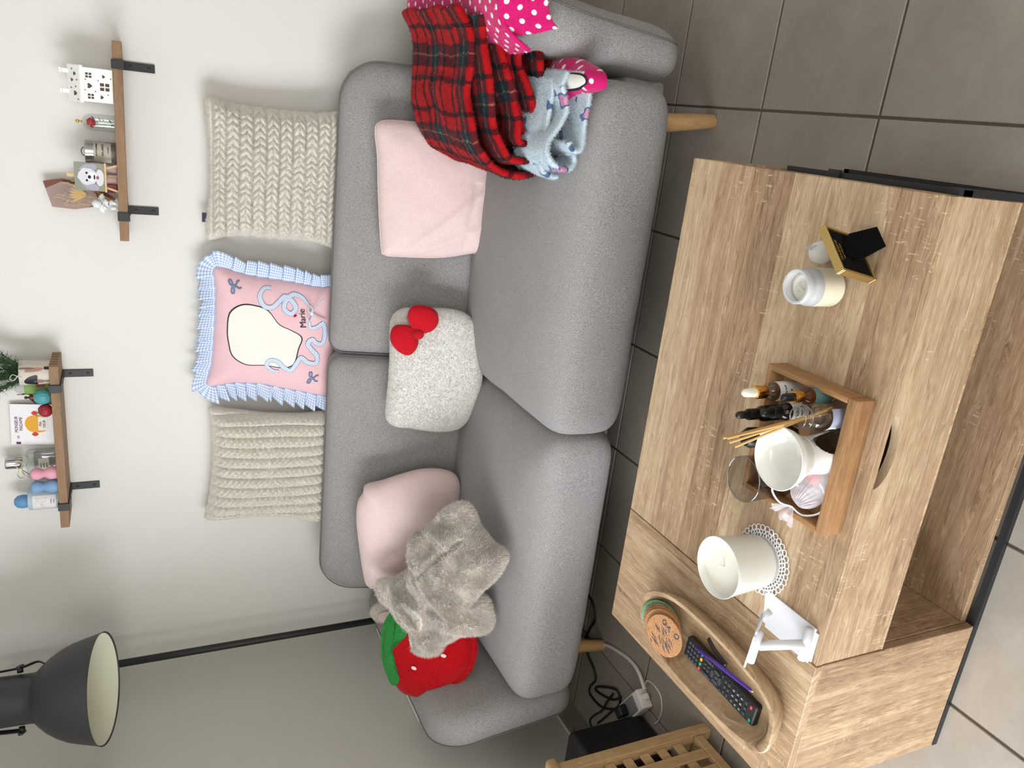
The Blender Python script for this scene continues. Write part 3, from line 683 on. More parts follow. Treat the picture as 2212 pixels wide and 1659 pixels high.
cush = thing('throw_cushion', 'white curly plush cushion with a red fabric bow, in the middle of the sofa', 'cushion', (-.84, 2.33, .46))
b = Blob([(-.655, .304), (-.628, .27), (-.622, .182), (-.620, .122), (-.632, .066), (-.675, .022), (-.763, -.002), (-.864, -.012), (-.947, -.002), (-1.010, .022), (-1.045, .060), (-1.054, .132), (-1.044, .218), (-1.040, .270), (-1.015, .300), (-.96, .304), (-.887, .302), (-.834, .302), (-.763, .304), (-.70, .309)],
         (0, 2.35, .43), (1, 0, 0), LEAN, .052, .085, 2.8, .5, 70, 360, .007, 10, 41, 6)
b.build('cover', PLUSHW, cush)
fuzz('pile', b.V, b.F, PLUSHW, cush, 110000, .0060, .0010, (0, 0, -.2), .45, 6, lambda c, n: n[:, 1] < .3, 110)
bow = thing('bow', 'red velour bow', None, tuple(b.on([(-.688, .222)], 0)[0])); bow.parent = cush; bow.location = Vector(OFF['bow']) - Vector(cush.location); del bow['label']; OFF[bow.name] = OFF['bow']
for pts in ([(-.600, .248), (-.596, .205), (-.612, .170), (-.645, .160), (-.672, .172), (-.686, .196), (-.688, .225), (-.668, .248), (-.634, .262)], [(-.690, .312), (-.668, .298), (-.664, .262), (-.676, .236), (-.716, .220), (-.748, .228), (-.766, .252), (-.752, .286), (-.722, .310)]):
    bb = Blob(pts, tuple(b.o + b.n * .062), (1, 0, 0), LEAN, .026, .020, 2.2, .5, 26, 140, .003, 30, 51, 6, lambda x, y: -.006 * np.abs(np.sin(np.arctan2(y - .222, x + .688) * 9)) * np.exp(-np.hypot(x + .688, y - .222) / .022))
    bb.build('bow_loop', REDV, bow)
bb = Blob([(-.688 + .0165 * math.cos(a), .222 + .0165 * math.sin(a)) for a in np.linspace(0, 2 * PI, 12)[:-1]], tuple(b.o + b.n * .078), (1, 0, 0), LEAN, .016, .016, 2.2, .5, 16, 80)
bb.build('bow_knot', REDV, bow)

cush = thing('throw_cushion', 'red plush strawberry-shaped cushion with green leaves against the left armrest', 'cushion', (-1.8, 2.15, .46))
sb = Blob([(.064, .318), (.123, .296), (.178, .237), (.192, .15), (.171, .064), (.115, .006), (.046, -.016), (.005, -.016), (-.06, .006), (-.116, .060), (-.148, .120), (-.158, .172), (-.158, .224), (-.144, .258), (-.112, .285), (-.083, .302), (-.025, .318), (.022, .320)],
          (-1.738, 2.020, .490), (1, .28, 0), (0, .62, 1), .048, .060, 2.4, .5, 60, 300, .006, 10, 61, 6, lambda x, y: -.012 * np.exp(-((np.hypot(x - .03, y - .16) - .158) / .008) ** 2) * (y < .16), size=.965)
sb.build('cover', STRAW, cush); fuzz('pile', sb.V, sb.F, STRAW, cush, 50000, .0045, .0009, (0, 0, -.3), .5, 16, lambda c, n: n[:, 1] < .4)
GL = [(.16, .25), (.125, .262), (.112, .222), (.074, .222), (.050, .262), (.024, .276), (-.010, .262), (-.045, .262), (-.076, .248), (-.110, .262), (-.118, .282), (-.083, .3), (-.03, .316), (.03, .319), (.09, .311), (.135, .288)]
o = sb.decal('leaf_cap', [GL], GREENP, cush, .004, True, 4)
n_ = len(o.data.vertices); co = np.empty(n_ * 3); o.data.vertices.foreach_get('co', co); co = co.reshape(-1, 3) + np.array(OFF[o.name])
fuzz('leaf_pile', co, [tuple(p.vertices) for p in o.data.polygons], GREENP, o, 14000, .0055, .001, (0, 0, .2), .5, 17)
for (x, y, a) in ((.080, .023, .3), (.084, .100, .2), (.015, .091, 1.3), (-.032, .193, 1.2), (.10, .17, .5)):
    sb.decal('seed', [[(x + .0095 * math.cos(t) * math.cos(a) - .006 * math.sin(t) * math.sin(a), y + .0095 * math.cos(t) * math.sin(a) + .006 * math.sin(t) * math.cos(a)) for t in np.linspace(0, 2 * PI, 13)[:-1]]], SEED, cush, .0062)

# ------------------------------------------------------------------ beige plush blanket heaped on the left seat
bk = thing('plush_blanket', 'crumpled beige long-pile blanket between the pink cushion and the strawberry cushion', 'blanket', (-1.6, 2.05, .46))
def ridges(sd, amp, sc): return lambda x, y: amp * (1 - 2 * np.abs(vnoise(np.stack([x * sc + .5 * np.sin(y * 9), y * sc * .8, x * 0 + sd], 1), sd)))
b1 = Blob([(.010, .446), (.030, .417), (.062, .365), (.113, .31), (.135, .222), (.128, .10), (.110, .028), (.050, -.004), (-.001, .008), (-.020, .060), (-.051, .098), (-.082, .128), (-.114, .160), (-.155, .172), (-.190, .222), (-.180, .272), (-.135, .300), (-.117, .325), (-.076, .365), (-.041, .400), (-.022, .436)],
          (-1.562, 1.910, .497), (1, 0, 0), (0, 1, .8), .050, .05, 2.6, .5, 60, 300, .016, 11, 71, 6, ridges(5, .015, 14), size=.978)
b1.build('lower_fold', BEIGE, bk); fuzz('lower_pile', b1.V, b1.F, BEIGE, bk, 90000, .016, .0013, (-.3, -.3, -.6), .8, 8, None, 20)
b2 = Blob([(.229, .305), (.276, .290), (.344, .221), (.376, .207), (.424, .160), (.441, .125), (.425, .101), (.378, .074), (.345, .036), (.325, .006), (.318, -.030), (.285, -.032), (.234, -.013), (.185, .016), (.124, .058), (.076, .070), (.028, .080), (.012, .122), (.046, .188), (.083, .235), (.129, .277), (.17, .300)],
          (-1.560, 1.885, .522), (1, 0, 0), (0, 1, .8), .055, .05, 2.4, .5, 60, 320, .017, 10, 77, 6, lambda x, y: ridges(9, .016, 13)(x, y) - .022 * np.exp(-((y - .235 + .75 * (x - .15)) / .013) ** 2) * (x < .33) * (x > .08), size=.975)
b2.build('upper_fold', BEIGE, bk); fuzz('upper_pile', b2.V, b2.F, BEIGE, bk, 110000, .016, .0013, (.2, -.3, -.6), .8, 9, None, 20)
pt = thing('plush_toy', 'beige fluffy toy ear with pink lining peeping out behind the blanket on the left armrest', 'soft toy', (-1.75, 2.42, .62))
b3 = Blob([(-.035, 0), (-.03, .05), (0, .075), (.035, .05), (.05, 0), (.035, -.05), (0, -.07), (-.03, -.05)], (-1.80, 2.40, .665), (1, .2, 0), (0, .6, 1), .03, .03, 2.2, .5, 24, 120, .004, 20, 81)
b3.build('ear', BEIGE, pt); fuzz('ear_pile', b3.V, b3.F, BEIGE, pt, 9000, .008, .001, (0, 0, -.2), .6, 12)
b3.decal('ear_lining', [[(-.024, -.01), (-.018, .025), (0, .036), (.02, .02), (.024, -.015), (0, -.035)]], PINKF, pt, .010)

# ------------------------------------------------------------------ folded blankets: sheets swept along folded paths
def folded(name, label, paths, mat, thick, cat='blanket', nd=15, sub=1, amp=.006, seed=0, uvs=1.0, pile=0):
    V, F, UV = [], [], []; base = 0; u0 = 0
    for (path, y0, y1, dx, dz) in paths:
        P = catmull(path, 7); m = len(P); L = np.concatenate([[0], np.cumsum(np.linalg.norm(np.diff(P, axis=0), axis=1))]) + u0; u0 = L[-1] + .07
        for j in range(nd):
            t = j / (nd - 1); y = y0 + (y1 - y0) * t + .018 * vnoise(np.stack([L * 14, np.full(m, seed + base * .01), L * 0], 1), seed)
            X = P[:, 0] + dx * t; Z = P[:, 1] + dz * t; q = np.stack([X * 9, y * 9, Z * 9], 1)
            X = X + amp * fbm(q, 1.6, 2, seed + 1) * min(1, .4 + t * 3); Z = Z + amp * fbm(q, 1.6, 2, seed + 2) * min(1, .4 + t * 3)
            V.append(np.stack([X, y, Z], 1)); UV.append(np.stack([L * uvs, np.full(m, math.hypot(y1 - y0, dz) * t * uvs)], 1))
        F += [(base + j * m + i, base + j * m + i + 1, base + (j + 1) * m + i + 1, base + (j + 1) * m + i) for j in range(nd - 1) for i in range(m - 1)]; base += m * nd
    o = from_np(name, np.concatenate(V), F, mat, None, True, np.concatenate(UV)); tag(o, label, cat)
    md = o.modifiers.new('thickness', 'SOLIDIFY'); md.thickness = thick; md.offset = 0; md.use_even_offset = False
    md = o.modifiers.new('round', 'SUBSURF'); md.levels = md.render_levels = sub
    me = bpy.data.meshes.new_from_object(o.evaluated_get(bpy.context.evaluated_depsgraph_get())); o.modifiers.clear(); o.data = me
    if pile:
        n = len(me.vertices); co = np.empty(n * 3); me.vertices.foreach_get('co', co); co = co.reshape(-1, 3) + np.array(o.location)
        li = np.empty(len(me.loops), int); me.loops.foreach_get('vertex_index', li); q = np.empty(len(me.loops) * 2); me.uv_layers[0].data.foreach_get('uv', q); vu = np.zeros((n, 2)); vu[li] = q.reshape(-1, 2)
        fuzz('pile', co, [tuple(p.vertices) for p in me.polygons], mat, o, pile, .0062, .0011, (0, 0, -.4), .7, seed + 40, None, 40, vu)
    return o
Zs = .45
def zz(p, k=1.0): return [(x, Zs + z * k) for x, z in p]
folded('tartan_blanket', 'folded red tartan fleece blanket heaped at the right end of the sofa', [
    (zz([(.250, .300), (.185, .268), (.10, .262), (.02, .252), (-.055, .235), (-.105, .190), (-.135, .125), (-.140, .060), (-.115, .020), (-.05, .016), (.03, .022), (.12, .030), (.20, .040)]), 1.97, 2.40, .01, .012),
    (zz([(.232, .262), (.170, .246), (.10, .226), (.02, .205), (-.050, .180), (-.098, .140), (-.100, .085), (-.070, .050), (-.012, .044), (.06, .058), (.135, .082), (.195, .098), (.232, .122), (.215, .150), (.150, .142), (.085, .112), (.03, .088), (-.025, .078), (-.058, .098), (-.048, .124), (.0, .136), (.05, .152), (.12, .180), (.185, .206), (.235, .224)]), 1.93, 2.38, .005, .015),
    (zz([(.225, .178), (.16, .176), (.09, .148), (.03, .122), (-.02, .108), (-.035, .100)]), 1.95, 2.36, 0, .01)], TARTAN, .019, amp=.013, seed=3, pile=110000)
folded('fleece_blanket', 'pale blue printed fleece blanket, folded in front of the red tartan one', [
    (zz([(.125, .048), (.118, .020), (.100, .012), (.04, .010), (-.03, .010), (-.055, .022), (-.052, .046), (-.036, .052)]), 1.80, 1.98, .0, .015),
    (zz([(.128, .060), (.095, .072), (.068, .060), (.036, .050), (.0, .064), (-.036, .088), (-.066, .094), (-.092, .078), (-.103, .050), (-.098, .022), (-.082, .012), (-.062, .018), (-.062, .034)]), 1.825, 2.00, -.008, .01),
    (zz([(-.128, .010), (-.130, .030), (-.120, .060), (-.09, .078), (-.04, .082), (.03, .078), (.11, .075)]), 1.88, 2.02, .0, .01)], BLUEF, .0125, amp=.008, seed=12, pile=60000)
o = folded('fleece_blanket', 'hot pink fleece blanket with white polka dots, draped over the right armrest', [
    (zz([(.46, .05), (.455, .13), (.44, .20), (.40, .245), (.34, .262), (.27, .258), (.205, .235), (.165, .18), (.142, .12), (.122, .06), (.10, .030), (.05, .024), (.0, .024)], 1.0), 2.02, 2.50, -.004, .006),
    (zz([(.46, .05), (.455, .13), (.44, .20), (.40, .245), (.34, .264), (.27, .262), (.215, .246), (.180, .215), (.160, .170)]), 1.825, 2.06, 0, 0),
    (zz([(.185, .225), (.205, .246), (.25, .262), (.33, .268), (.41, .255), (.46, .22)]), 1.832, 1.800, .03, -.110)], DOTTED, .011, amp=.005, seed=22, pile=60000)
pr = o
tb = Blob([(.060, 2.00), (.110, 2.03), (.168, 1.98), (.165, 1.88), (.150, 1.80), (.128, 1.735), (.098, 1.725), (.086, 1.77), (.078, 1.84), (.055, 1.91)], (0, 0, .462), (1, 0, 0), (0, 1, 0), .045, .012, 2.2, .5, 30, 160, .008, 20, 91, 6)
q = tb.build('hanging_corner', DOTTED, pr)
tb.decal('white_print', [[(.075, 1.90), (.10, 1.935), (.125, 1.90), (.122, 1.83), (.118, 1.775), (.102, 1.765), (.092, 1.80), (.086, 1.86)]], PRINTW, pr, .0025)
tb.decal('print_outline', [[(.071, 1.90), (.10, 1.941), (.129, 1.90), (.126, 1.83), (.122, 1.771), (.102, 1.760), (.088, 1.80), (.082, 1.86)]], INK, pr, .0015)

# ------------------------------------------------------------------ on the coffee table
ZT = .4415
def rotz(c, a, mz=0): return Matrix.Translation(Vector((c[0], c[1], mz))) @ Matrix.Rotation(a, 4, 'Z')
tr = thing('wooden_tray', 'square wooden tray full of bottles and a wax burner on the coffee table', 'tray', (-.472, .90, ZT))
TX0, TX1, TY0, TY1, TZ = -.593, -.354, .800, 1.000, .484
Mt = rotz((-.4735, .90), .012) @ Matrix.Translation((.4735, -.90, 0))
boxo('base_panel', (TX0 + .010, TY0 + .010, ZT + .001), (TX1 - .010, TY1 - .010, .449), MANGO, tr, 0, 1, Mt)
boxo('side_panel', (TX0, TY0, ZT), (TX1, TY0 + .019, TZ), MANGO, tr, .003, 2, Mt, 30)
boxo('side_panel', (TX0, TY1 - .010, ZT), (TX1, TY1, TZ), MANGO, tr, .001, 2, Mt, 30)
boxo('side_panel', (TX0, TY0 + .0192, ZT), (TX0 + .010, TY1 - .0102, TZ), MANGO_Y, tr, .001, 2, Mt, 30)
boxo('side_panel', (TX1 - .010, TY0 + .0192, ZT), (TX1, TY1 - .0102, TZ), MANGO_Y, tr, .001, 2, Mt, 30)
ZB = .4492
def label_band(name, r, z0, z1, a0, a1, base, mat, parent, th=.0005):
    bm = bmesh.new(); lathe(bm, [(r + th, z0), (r + th, z1)], base, (0, 0, 1), 24, None, a0, a1); return from_bm(name, bm, mat, parent, True)
def wrap_text(body, size, r, z, ang, base, mat, parent, squeeze=1.0, rot=0):
    def f(x, y, zz_):
        if rot: x, y = -y, x
        a = ang + x / r; return Vector((base[0] + (r + .001 + zz_) * math.cos(a), base[1] + (r + .001 + zz_) * math.sin(a), base[2] + z + y))
    return lettering(body, size, None, mat, parent, f, squeeze)
TEAL = plain('teal_label', rgb(84, 118, 118), .7); PALELAB = plain('white_label', rgb(226, 224, 222), .7); LILAC = plain('lilac_label', rgb(160, 164, 188), .7)
LIQ = glass('pale_oil', (1, .93, .78, 1), .02); DARKGL = plain('dark_brown_glass', rgb(30, 18, 12), .08)
def dropper(label, x, y, top, r, glassm, collar, bulb, lab=None, words=None, group=None):
    d = thing('dropper_bottle', label, 'bottle', (x, y, ZB), group)
    h = top - ZB; hb = h * .58; B = (x, y, ZB)
    latheo('bottle', [(0, 0), (r * .94, 0), (r, .002), (r, hb * .8), (r * .9, hb * .92), (r * .5, hb * 1.02), (r * .48, hb * 1.1)], B, glassm, d)
    if lab: label_band('paper_label', r, hb * .12, hb * .74, -2.6, .4, B, lab, d)
    latheo('collar', [(0, hb * 1.02), (r * .66, hb * 1.02), (r * .70, hb * 1.04), (r * .70, hb * 1.32), (r * .66, hb * 1.34), (0, hb * 1.34)], B, collar, d)
    latheo('rubber_bulb', [(r * .48, hb * 1.33), (r * .50, hb * 1.37), (r * .47, hb * 1.55), (r * .42, hb * 1.66), (r * .26, hb * 1.71), (0, hb * 1.725)], B, bulb, d)
    if words:
        for k, (wd, s) in enumerate(words): wrap_text(wd, s, r, hb * (.56 - .17 * k), -1.35, B, TEXT_DARK, d)
    return d
dropper('clear round dropper bottle with gold collar and cream bulb at the tray\'s back corner', -.392, .958, .571, .0165, CLEAR, BRASS, plain('cream_rubber', rgb(236, 228, 208), .45), PALELAB, [('eau de nuit', .0055), ('rose', .0055)])
dropper('amber dropper bottle with teal label, shiny gold collar and black bulb', -.3745, .886, .556, .0145, AMBER, BRASS, RUBBER, TEAL)
dropper('slim brown dropper bottle all capped in black, rearmost of the dark ones in the tray', -.437, .968, .564, .0145, DARKGL, RUBBER, RUBBER)
dropper('brown dropper bottle with black cap and white label behind the reed diffuser', -.418, .928, .549, .0155, DARKGL, RUBBER, RUBBER, PALELAB, [('ELIXIR', .005), ('NUIT', .005)])
d = thing('perfume_bottle', 'dark bottle with a large round black cap, behind the white wax burner', 'bottle', (-.470, .944, ZB))
latheo('bottle', [(0, 0), (.017, 0), (.018, .003), (.018, .060), (.012, .070), (.010, .078)], (-.470, .944, ZB), DARKGL, d)
latheo('cap', [(0, .074), (.015, .074), (.0175, .082), (.018, .098), (.013, .108), (0, .111)], (-.470, .944, ZB), RUBBER, d)
# reed diffuser
rd = thing('reed_diffuser', 'clear glass diffuser bottle with rattan reeds at the tray\'s front right', 'diffuser', (-.396, .852, ZB)); B = (-.396, .852, ZB)
latheo('bottle', [(0, .001), (.0215, .001), (.0235, .004), (.0235, .062), (.020, .071), (.0165, .076), (.0165, .079), (.0185, .081), (.0185, .086), (.0165, .088), (.0180, .091), (.0180, .097), (.0155, .097), (.0150, .092)], B, CLEAR, rd, seg=48)
label_band('paper_label', .0236, .010, .046, -2.15, -.75, B, LILAC, rd); label_band('paper_label', .0236, .010, .046, -2.75, -2.15, B, PALELAB, rd)
wrap_text('parfum', .0045, .0236, .036, -2.45, B, TEXT_DARK, rd, 1, 1); wrap_text('90 ml', .0045, .0236, .020, -2.35, B, TEXT_DARK, rd, 1, 1)
for k, (tx, ty, tz) in enumerate(((-.4300, .868, .668), (-.4365, .866, .664), (-.4330, .876, .669), (-.448, .872, .645), (-.4395, .884, .620))):
    m0 = Vector((-.404 - .002 * (k % 2), .856 + .002 * (k % 3), .545)); e = Vector((tx, ty, tz)); s0 = m0 - (e - m0) * .62; s0.z = max(s0.z, ZB + .006)
    tubeo('reed', [s0, m0, e], .0021, REED, rd, 8)
for rr_, zr_ in ((.0168, .0975), (.0180, .0835), (.0222, .002)): tubeo('glass_ring', [(B[0] + rr_ * math.cos(a), B[1] + rr_ * math.sin(a), B[2] + zr_) for a in np.linspace(0, 2 * PI, 37)[:-1]], .0013, GLASS_RIM, rd, 8, True, True)
# wax burner
wb = thing('wax_burner', 'white ceramic wax burner with a wide bowl in the middle of the tray', 'burner', (-.462, .855, ZB)); B = (-.466, .853, ZB)
def arch(k, a):
    a = (a + PI) % (2 * PI) - PI; d_ = abs((a - (-.45) + PI) % (2 * PI) - PI); zc = k; return k < 27 and d_ < .80 * math.sqrt(max(0, 1 - (k / 27.0) ** 2))
prof = [(.038, .0015 + .0021667 * k) for k in range(28)]; prof = [(r - .006 * math.sin(min(1, i / 27) * PI / 2), h) for i, (r, h) in enumerate(prof)]
prof += [(.0325, .068), (.035, .076), (.040, .086), (.0465, .100), (.0515, .114), (.053, .1185), (.052, .1195), (.050, .117), (.045, .102), (.037, .088), (.022, .079), (0, .077)]
o = latheo('body', prof, B, WHITEC, wb, seg=144, skip=arch); md = o.modifiers.new('wall', 'SOLIDIFY'); md.thickness = .0028; md.offset = -1
latheo('bowl_underside', [(.034, .070), (.018, .069), (0, .068)], B, WHITEC, wb)
latheo('wax_residue', [(0, 0), (.004, .0008), (.006, 0)], (B[0] + .012, B[1] - .010, ZB + .0845), plain('melted_wax', rgb(236, 232, 220), .3), wb, seg=12)
tc = latheo('tealight_cup', [(0, .001), (.022, .001), (.024, .004), (.0285, .034), (.0295, .036)], (-.430, .846, ZB), CLEAR_THIN, None); tag(tc, 'small smoky plastic cup standing under the white wax burner', 'cup')
gc = latheo('glass_tumbler', [(0, .001), (.036, .001), (.0385, .004), (.041, .084), (.0405, .0860)], (-.552, .948, ZB), CLEAR_THIN, None, seg=56); tag(gc, 'straight smoky glass tumbler at the left back of the tray', 'glass')
tubeo('rim', [(-.552 + .0405 * math.cos(a), .948 + .0405 * math.sin(a), ZB + .086) for a in np.linspace(0, 2 * PI, 49)[:-1]], .0012, GLASS_RIM, gc, 8, True, True); tubeo('foot_ring', [(-.552 + .0370 * math.cos(a), .948 + .0370 * math.sin(a), ZB + .0025) for a in np.linspace(0, 2 * PI, 49)[:-1]], .0015, GLASS_RIM, gc, 8, True, True)
# organza bag with a red wax heart
og = thing('organza_bag', 'small white organza drawstring bag hanging over the tray\'s left edge', 'bag', (-.535, .853, ZB))
ORG = Mat('white_organza', rgb(240, 232, 240), .5); ORG.b.inputs['Alpha'].default_value = .38; ORG.b.inputs['Sheen Weight'].default_value = .6; ORG = ORG.m
b = Blob([(-.040, 0), (-.030, .026), (0, .030), (.030, .030), (.046, .026), (.050, 0), (.046, -.024), (.02, -.028), (-.012, -.026), (-.032, -.016)], (-.530, .851, ZB + .024), (1, -.35, -.25), (0, 1, .25), .018, .020, 2.2, .5, 34, 200, .008, 40, 13, 6, lambda x, y: .004 * np.abs(np.sin(np.arctan2(y, x + .045) * 22)) * np.exp(-((x + .03) / .03) ** 2))
b.build('pouch', ORG, og)
th = np.linspace(0, 2 * PI, 72, endpoint=False); nk = Vector((-.574, .874, ZB + .036)); dr = Vector((-.75, .25, .45)).normalized(); e1 = dr.orthogonal().normalized(); e2 = dr.cross(e1)
V = []; F = []
for k in range(6):
    t = k / 5
    for a in th:
        r = .004 + .018 * t ** .8 * (1 + .30 * math.sin(a * 7 + t)); V.append(tuple(nk + dr * (.024 * t + .004 * math.sin(a * 5) * t) + e1 * r * math.cos(a) + e2 * r * math.sin(a) * .8))
for k in range(5):
    for i in range(72): F.append((k * 72 + i, k * 72 + (i + 1) % 72, (k + 1) * 72 + (i + 1) % 72, (k + 1) * 72 + i))
from_np('ruffle', V, F, ORG, og)
SATIN = plain('white_satin_ribbon', rgb(238, 236, 240), .35)
tubeo('drawstring', [tuple(p) for p in catmull([nk, nk + Vector((.006, .012, .020)), nk + Vector((.030, .020, .034)), nk + Vector((.052, .006, .022)), nk + Vector((.045, -.010, .008))], 8)], .001, SATIN, og, 6, True, False, (.0018, .0006))
tubeo('drawstring', [tuple(p) for p in catmull([nk, nk + Vector((-.006, -.022, -.006)), nk + Vector((.012, -.048, -.014)), nk + Vector((.042, -.050, -.014)), nk + Vector((.060, -.034, -.012))], 8)], .001, SATIN, og, 6, True, False, (.0018, .0006))
b = Blob([(-.013, 0), (-.010, .010), (0, .012), (.011, .009), (.013, -.002), (.008, -.012), (-.006, -.011)], (-.513, .858, ZB + .019), (1, 0, 0), (0, 1, .2), .010, .010, 2.2, .5, 16, 60)
tag(b.build('wax_melt', plain('red_wax', rgb(206, 84, 78), .35), None), 'red wax melt inside the white organza bag', 'wax melt')

# big candle on crochet doily
dl = thing('crochet_doily', 'round white crochet doily under the large white candle', 'coaster', (-.728, .945, ZT)); DC = Vector((-.728, .945, ZT + .0015))
latheo('centre', [(0, .0005), (.045, .0005), (.045, .0022), (0, .0022)], DC - Vector((0, 0, .0015)), PRINTW, dl)
COTTON = plain('white_cotton_yarn', rgb(236, 238, 242), .9)
bm = bmesh.new()
for R_, n_, rr in ((.0475, 40, .0036), (.0545, 44, .0040), (.0615, 34, .0058)):
    for k in range(n_):
        a = 2 * PI * (k + (.5 if R_ > .05 else 0)) / n_; c = DC + Vector((R_ * math.cos(a), R_ * math.sin(a), .0005 + .0008 * (k % 2)))
        tube(bm, [c + Vector((rr * math.cos(t), rr * math.sin(t), .0007 * math.sin(3 * t))) for t in np.linspace(0, 2 * PI, 11)[:-1]], .0011, 5, False, True)
from_bm('lace_loops', bm, COTTON, dl, True)['kind'] = 'stuff'
cd = thing('jar_candle', 'large white candle in an opaque glass, on a crochet doily', 'candle', (-.732, .950, ZT + .003)); B = (-.732, .950, ZT + .004)
latheo('glass', [(0, 0), (.044, 0), (.048, .003), (.050, .010), (.0565, .096), (.0575, .1), (.0570, .1012), (.0555, .1005), (.0545, .096), (.0515, .070), (0, .068)], B, OPAL, cd, seg=72)
latheo('wax', [(.0545, .088), (.0525, .0865), (.030, .0855), (.010, .085), (0, .0845)], B, WAX, cd, seg=48)
tubeo('wick', [(B[0], B[1], B[2] + .083), (B[0] + .001, B[1], B[2] + .090), (B[0] + .005, B[1] + .001, B[2] + .094)], .0011, plain('cotton_wick', rgb(214, 206, 186), .9), cd, 8)
# small jar candle
cd = thing('jar_candle', 'small white jar candle beside the gold photo frame', 'candle', (-.203, .940, ZT)); B = (-.203, .940, ZT)
latheo('jar', [(0, .0005), (.026, .0005), (.030, .004), (.0315, .010), (.0315, .058), (.029, .064), (.0265, .068), (.0265, .072), (.0285, .0735), (.0285, .083), (.0275, .0845), (.0240, .084), (.0235, .066), (.0, .064)], B, FROST, cd, seg=56)
label_band('cream_band', .0316, .008, .052, 0, 2 * PI, B, plain('pearl_cream', rgb(236, 230, 206), .4), cd)
latheo('wax', [(.0232, .068), (.018, .070), (.008, .066), (0, .068)], B, WAX, cd, seg=32)
for p in ([(-.004, -.004, .067), (-.002, .004, .073), (.006, .006, .071)], [(.006, -.006, .068), (.010, -.002, .072)], [(-.010, .006, .068), (-.011, .008, .073)]): tubeo('wick', [tuple(Vector(B) + Vector(q)) for q in p], .0011, WAX, cd, 8)
wc = thing('ceramic_egg', 'little white egg cup half hidden behind the gold photo frame', 'ornament', (-.150, .967, ZT)); B = (-.150, .967, ZT)
latheo('shell', [(0, 0), (.012, .001), (.0185, .008), (.020, .018), (.016, .030), (.008, .036), (0, .038)], B, WHITEC, wc)
prismo('paper_flag', [Vector((0, 0, .030)), Vector((.012, -.004, .033)), Vector((.006, .004, .052))], B, (B[0] + .0006, B[1] + .0006, B[2]), WHITEP, wc)
# gold photo frame seen from behind
fr = thing('photo_frame', 'small gold photo frame with black velvet back, seen from behind on the coffee table', 'photo frame', (-.148, .893, ZT))
C_, D_ = Vector((-.177, .865, ZT)), Vector((-.119, .922, ZT)); u_ = (D_ - C_).normalized(); n_ = Vector((u_.y, -u_.x, 0)); upv = (n_ * .025 + Vector((0, 0, .098))).normalized(); nb = u_.cross(upv) * -1
if nb.dot(n_) < 0: nb = -nb
W_, H_ = (D_ - C_).length, .101
def fp(a, h, d): return C_ + u_ * a + upv * h + nb * d
def slab(name, a0, a1, h0, h1, d0, d1, mat, parent, bev=.0006):
    bm = bmesh.new(); vs = [bm.verts.new(fp(a, h, d)) for d in (d0, d1) for (a, h) in ((a0, h0), (a1, h0), (a1, h1), (a0, h1))]
    bm.faces.new(vs[:4][::-1]); bm.faces.new(vs[4:])
    for i in range(4): bm.faces.new((vs[i], vs[(i + 1) % 4], vs[4 + (i + 1) % 4], vs[4 + i]))
    bmesh.ops.bevel(bm, geom=list(bm.edges), offset=bev, segments=1, affect='EDGES'); return from_bm(name, bm, mat, parent)
ft = .0045
slab('rim', 0, W_, H_ - ft, H_, -.006, .007, GOLD, fr); slab('rim', 0, W_, 0, ft, -.006, .007, GOLD, fr); slab('rim', 0, ft, ft, H_ - ft, -.006, .007, GOLD, fr); slab('rim', W_ - ft, W_, ft, H_ - ft, -.006, .007, GOLD, fr)
bp = slab('velvet_back', ft, W_ - ft, ft, H_ - ft, -.002, .004, VELVET, fr)
Mf = Matrix((( -u_.x, upv.x, nb.x, 0), (-u_.y, upv.y, nb.y, 0), (-u_.z, upv.z, nb.z, 0), (0, 0, 0, 1)))
for body, sz, hh in (('MAISONS', .0085, .083), ('DU MONDE', .005, .073)):
    M2 = Matrix.Translation(fp(W_ / 2, hh, .0045)) @ (Mf if Mf.to_3x3().determinant() > 0 else Matrix(((u_.x, upv.x, nb.x, 0), (u_.y, upv.y, nb.y, 0), (u_.z, upv.z, nb.z, 0), (0, 0, 0, 1))))
    lettering(body, sz, M2, TEXT_GOLD, bp)
hinge = fp(W_ * .52, H_ * .64, .0045); foot = Vector((-.1055, .8690, ZT + .001)); sd_ = u_; fd = (foot - hinge).normalized(); tn = fd.cross(sd_).normalized() * .0025
L_ = (foot - hinge).length; pts = [hinge - sd_ * .010, hinge + fd * L_ * .25 - sd_ * .024, foot - sd_ * .018 - fd * .003, foot + sd_ * .018 - fd * .003, hinge + fd * L_ * .25 + sd_ * .024, hinge + sd_ * .010]
prismo('easel_strut', pts, (0, 0, 0), tn, VELVET, fr)

# folding phone stand
ps = thing('phone_stand', 'white folding plastic phone stand with hinged arm at the table front', 'phone stand', (-.81, .85, ZT))
def plate(name, P, th, mat, parent, rr=.006):
    bm = bmesh.new(); nrm = (Vector(P[1]) - Vector(P[0])).cross(Vector(P[2]) - Vector(P[0])).normalized() * th
    prism(bm, [Vector(p) for p in P], (0, 0, 0), nrm); ed = [e for e in bm.edges if abs((e.verts[0].co - e.verts[1].co).normalized().dot(nrm.normalized())) > .9]
    bmesh.ops.bevel(bm, geom=ed, offset=rr, segments=4, affect='EDGES'); return from_bm(name, bm, mat, parent, 30)
plate('base_plate', [(-.846, .786, ZT + .0005), (-.776, .786, ZT + .0005), (-.776, .920, ZT + .0005), (-.846, .906, ZT + .0005)], .003, WHITEP, ps)
tubeo('lower_hinge', [(-.842, .800, ZT + .010), (-.778, .800, ZT + .010)], .0075, WHITEP, ps, 20)
tubeo('hinge_arm', [(-.812, .802, ZT + .012), (-.820, .822, .490), (-.827, .838, .520)], .0085, WHITEP, ps, 20)
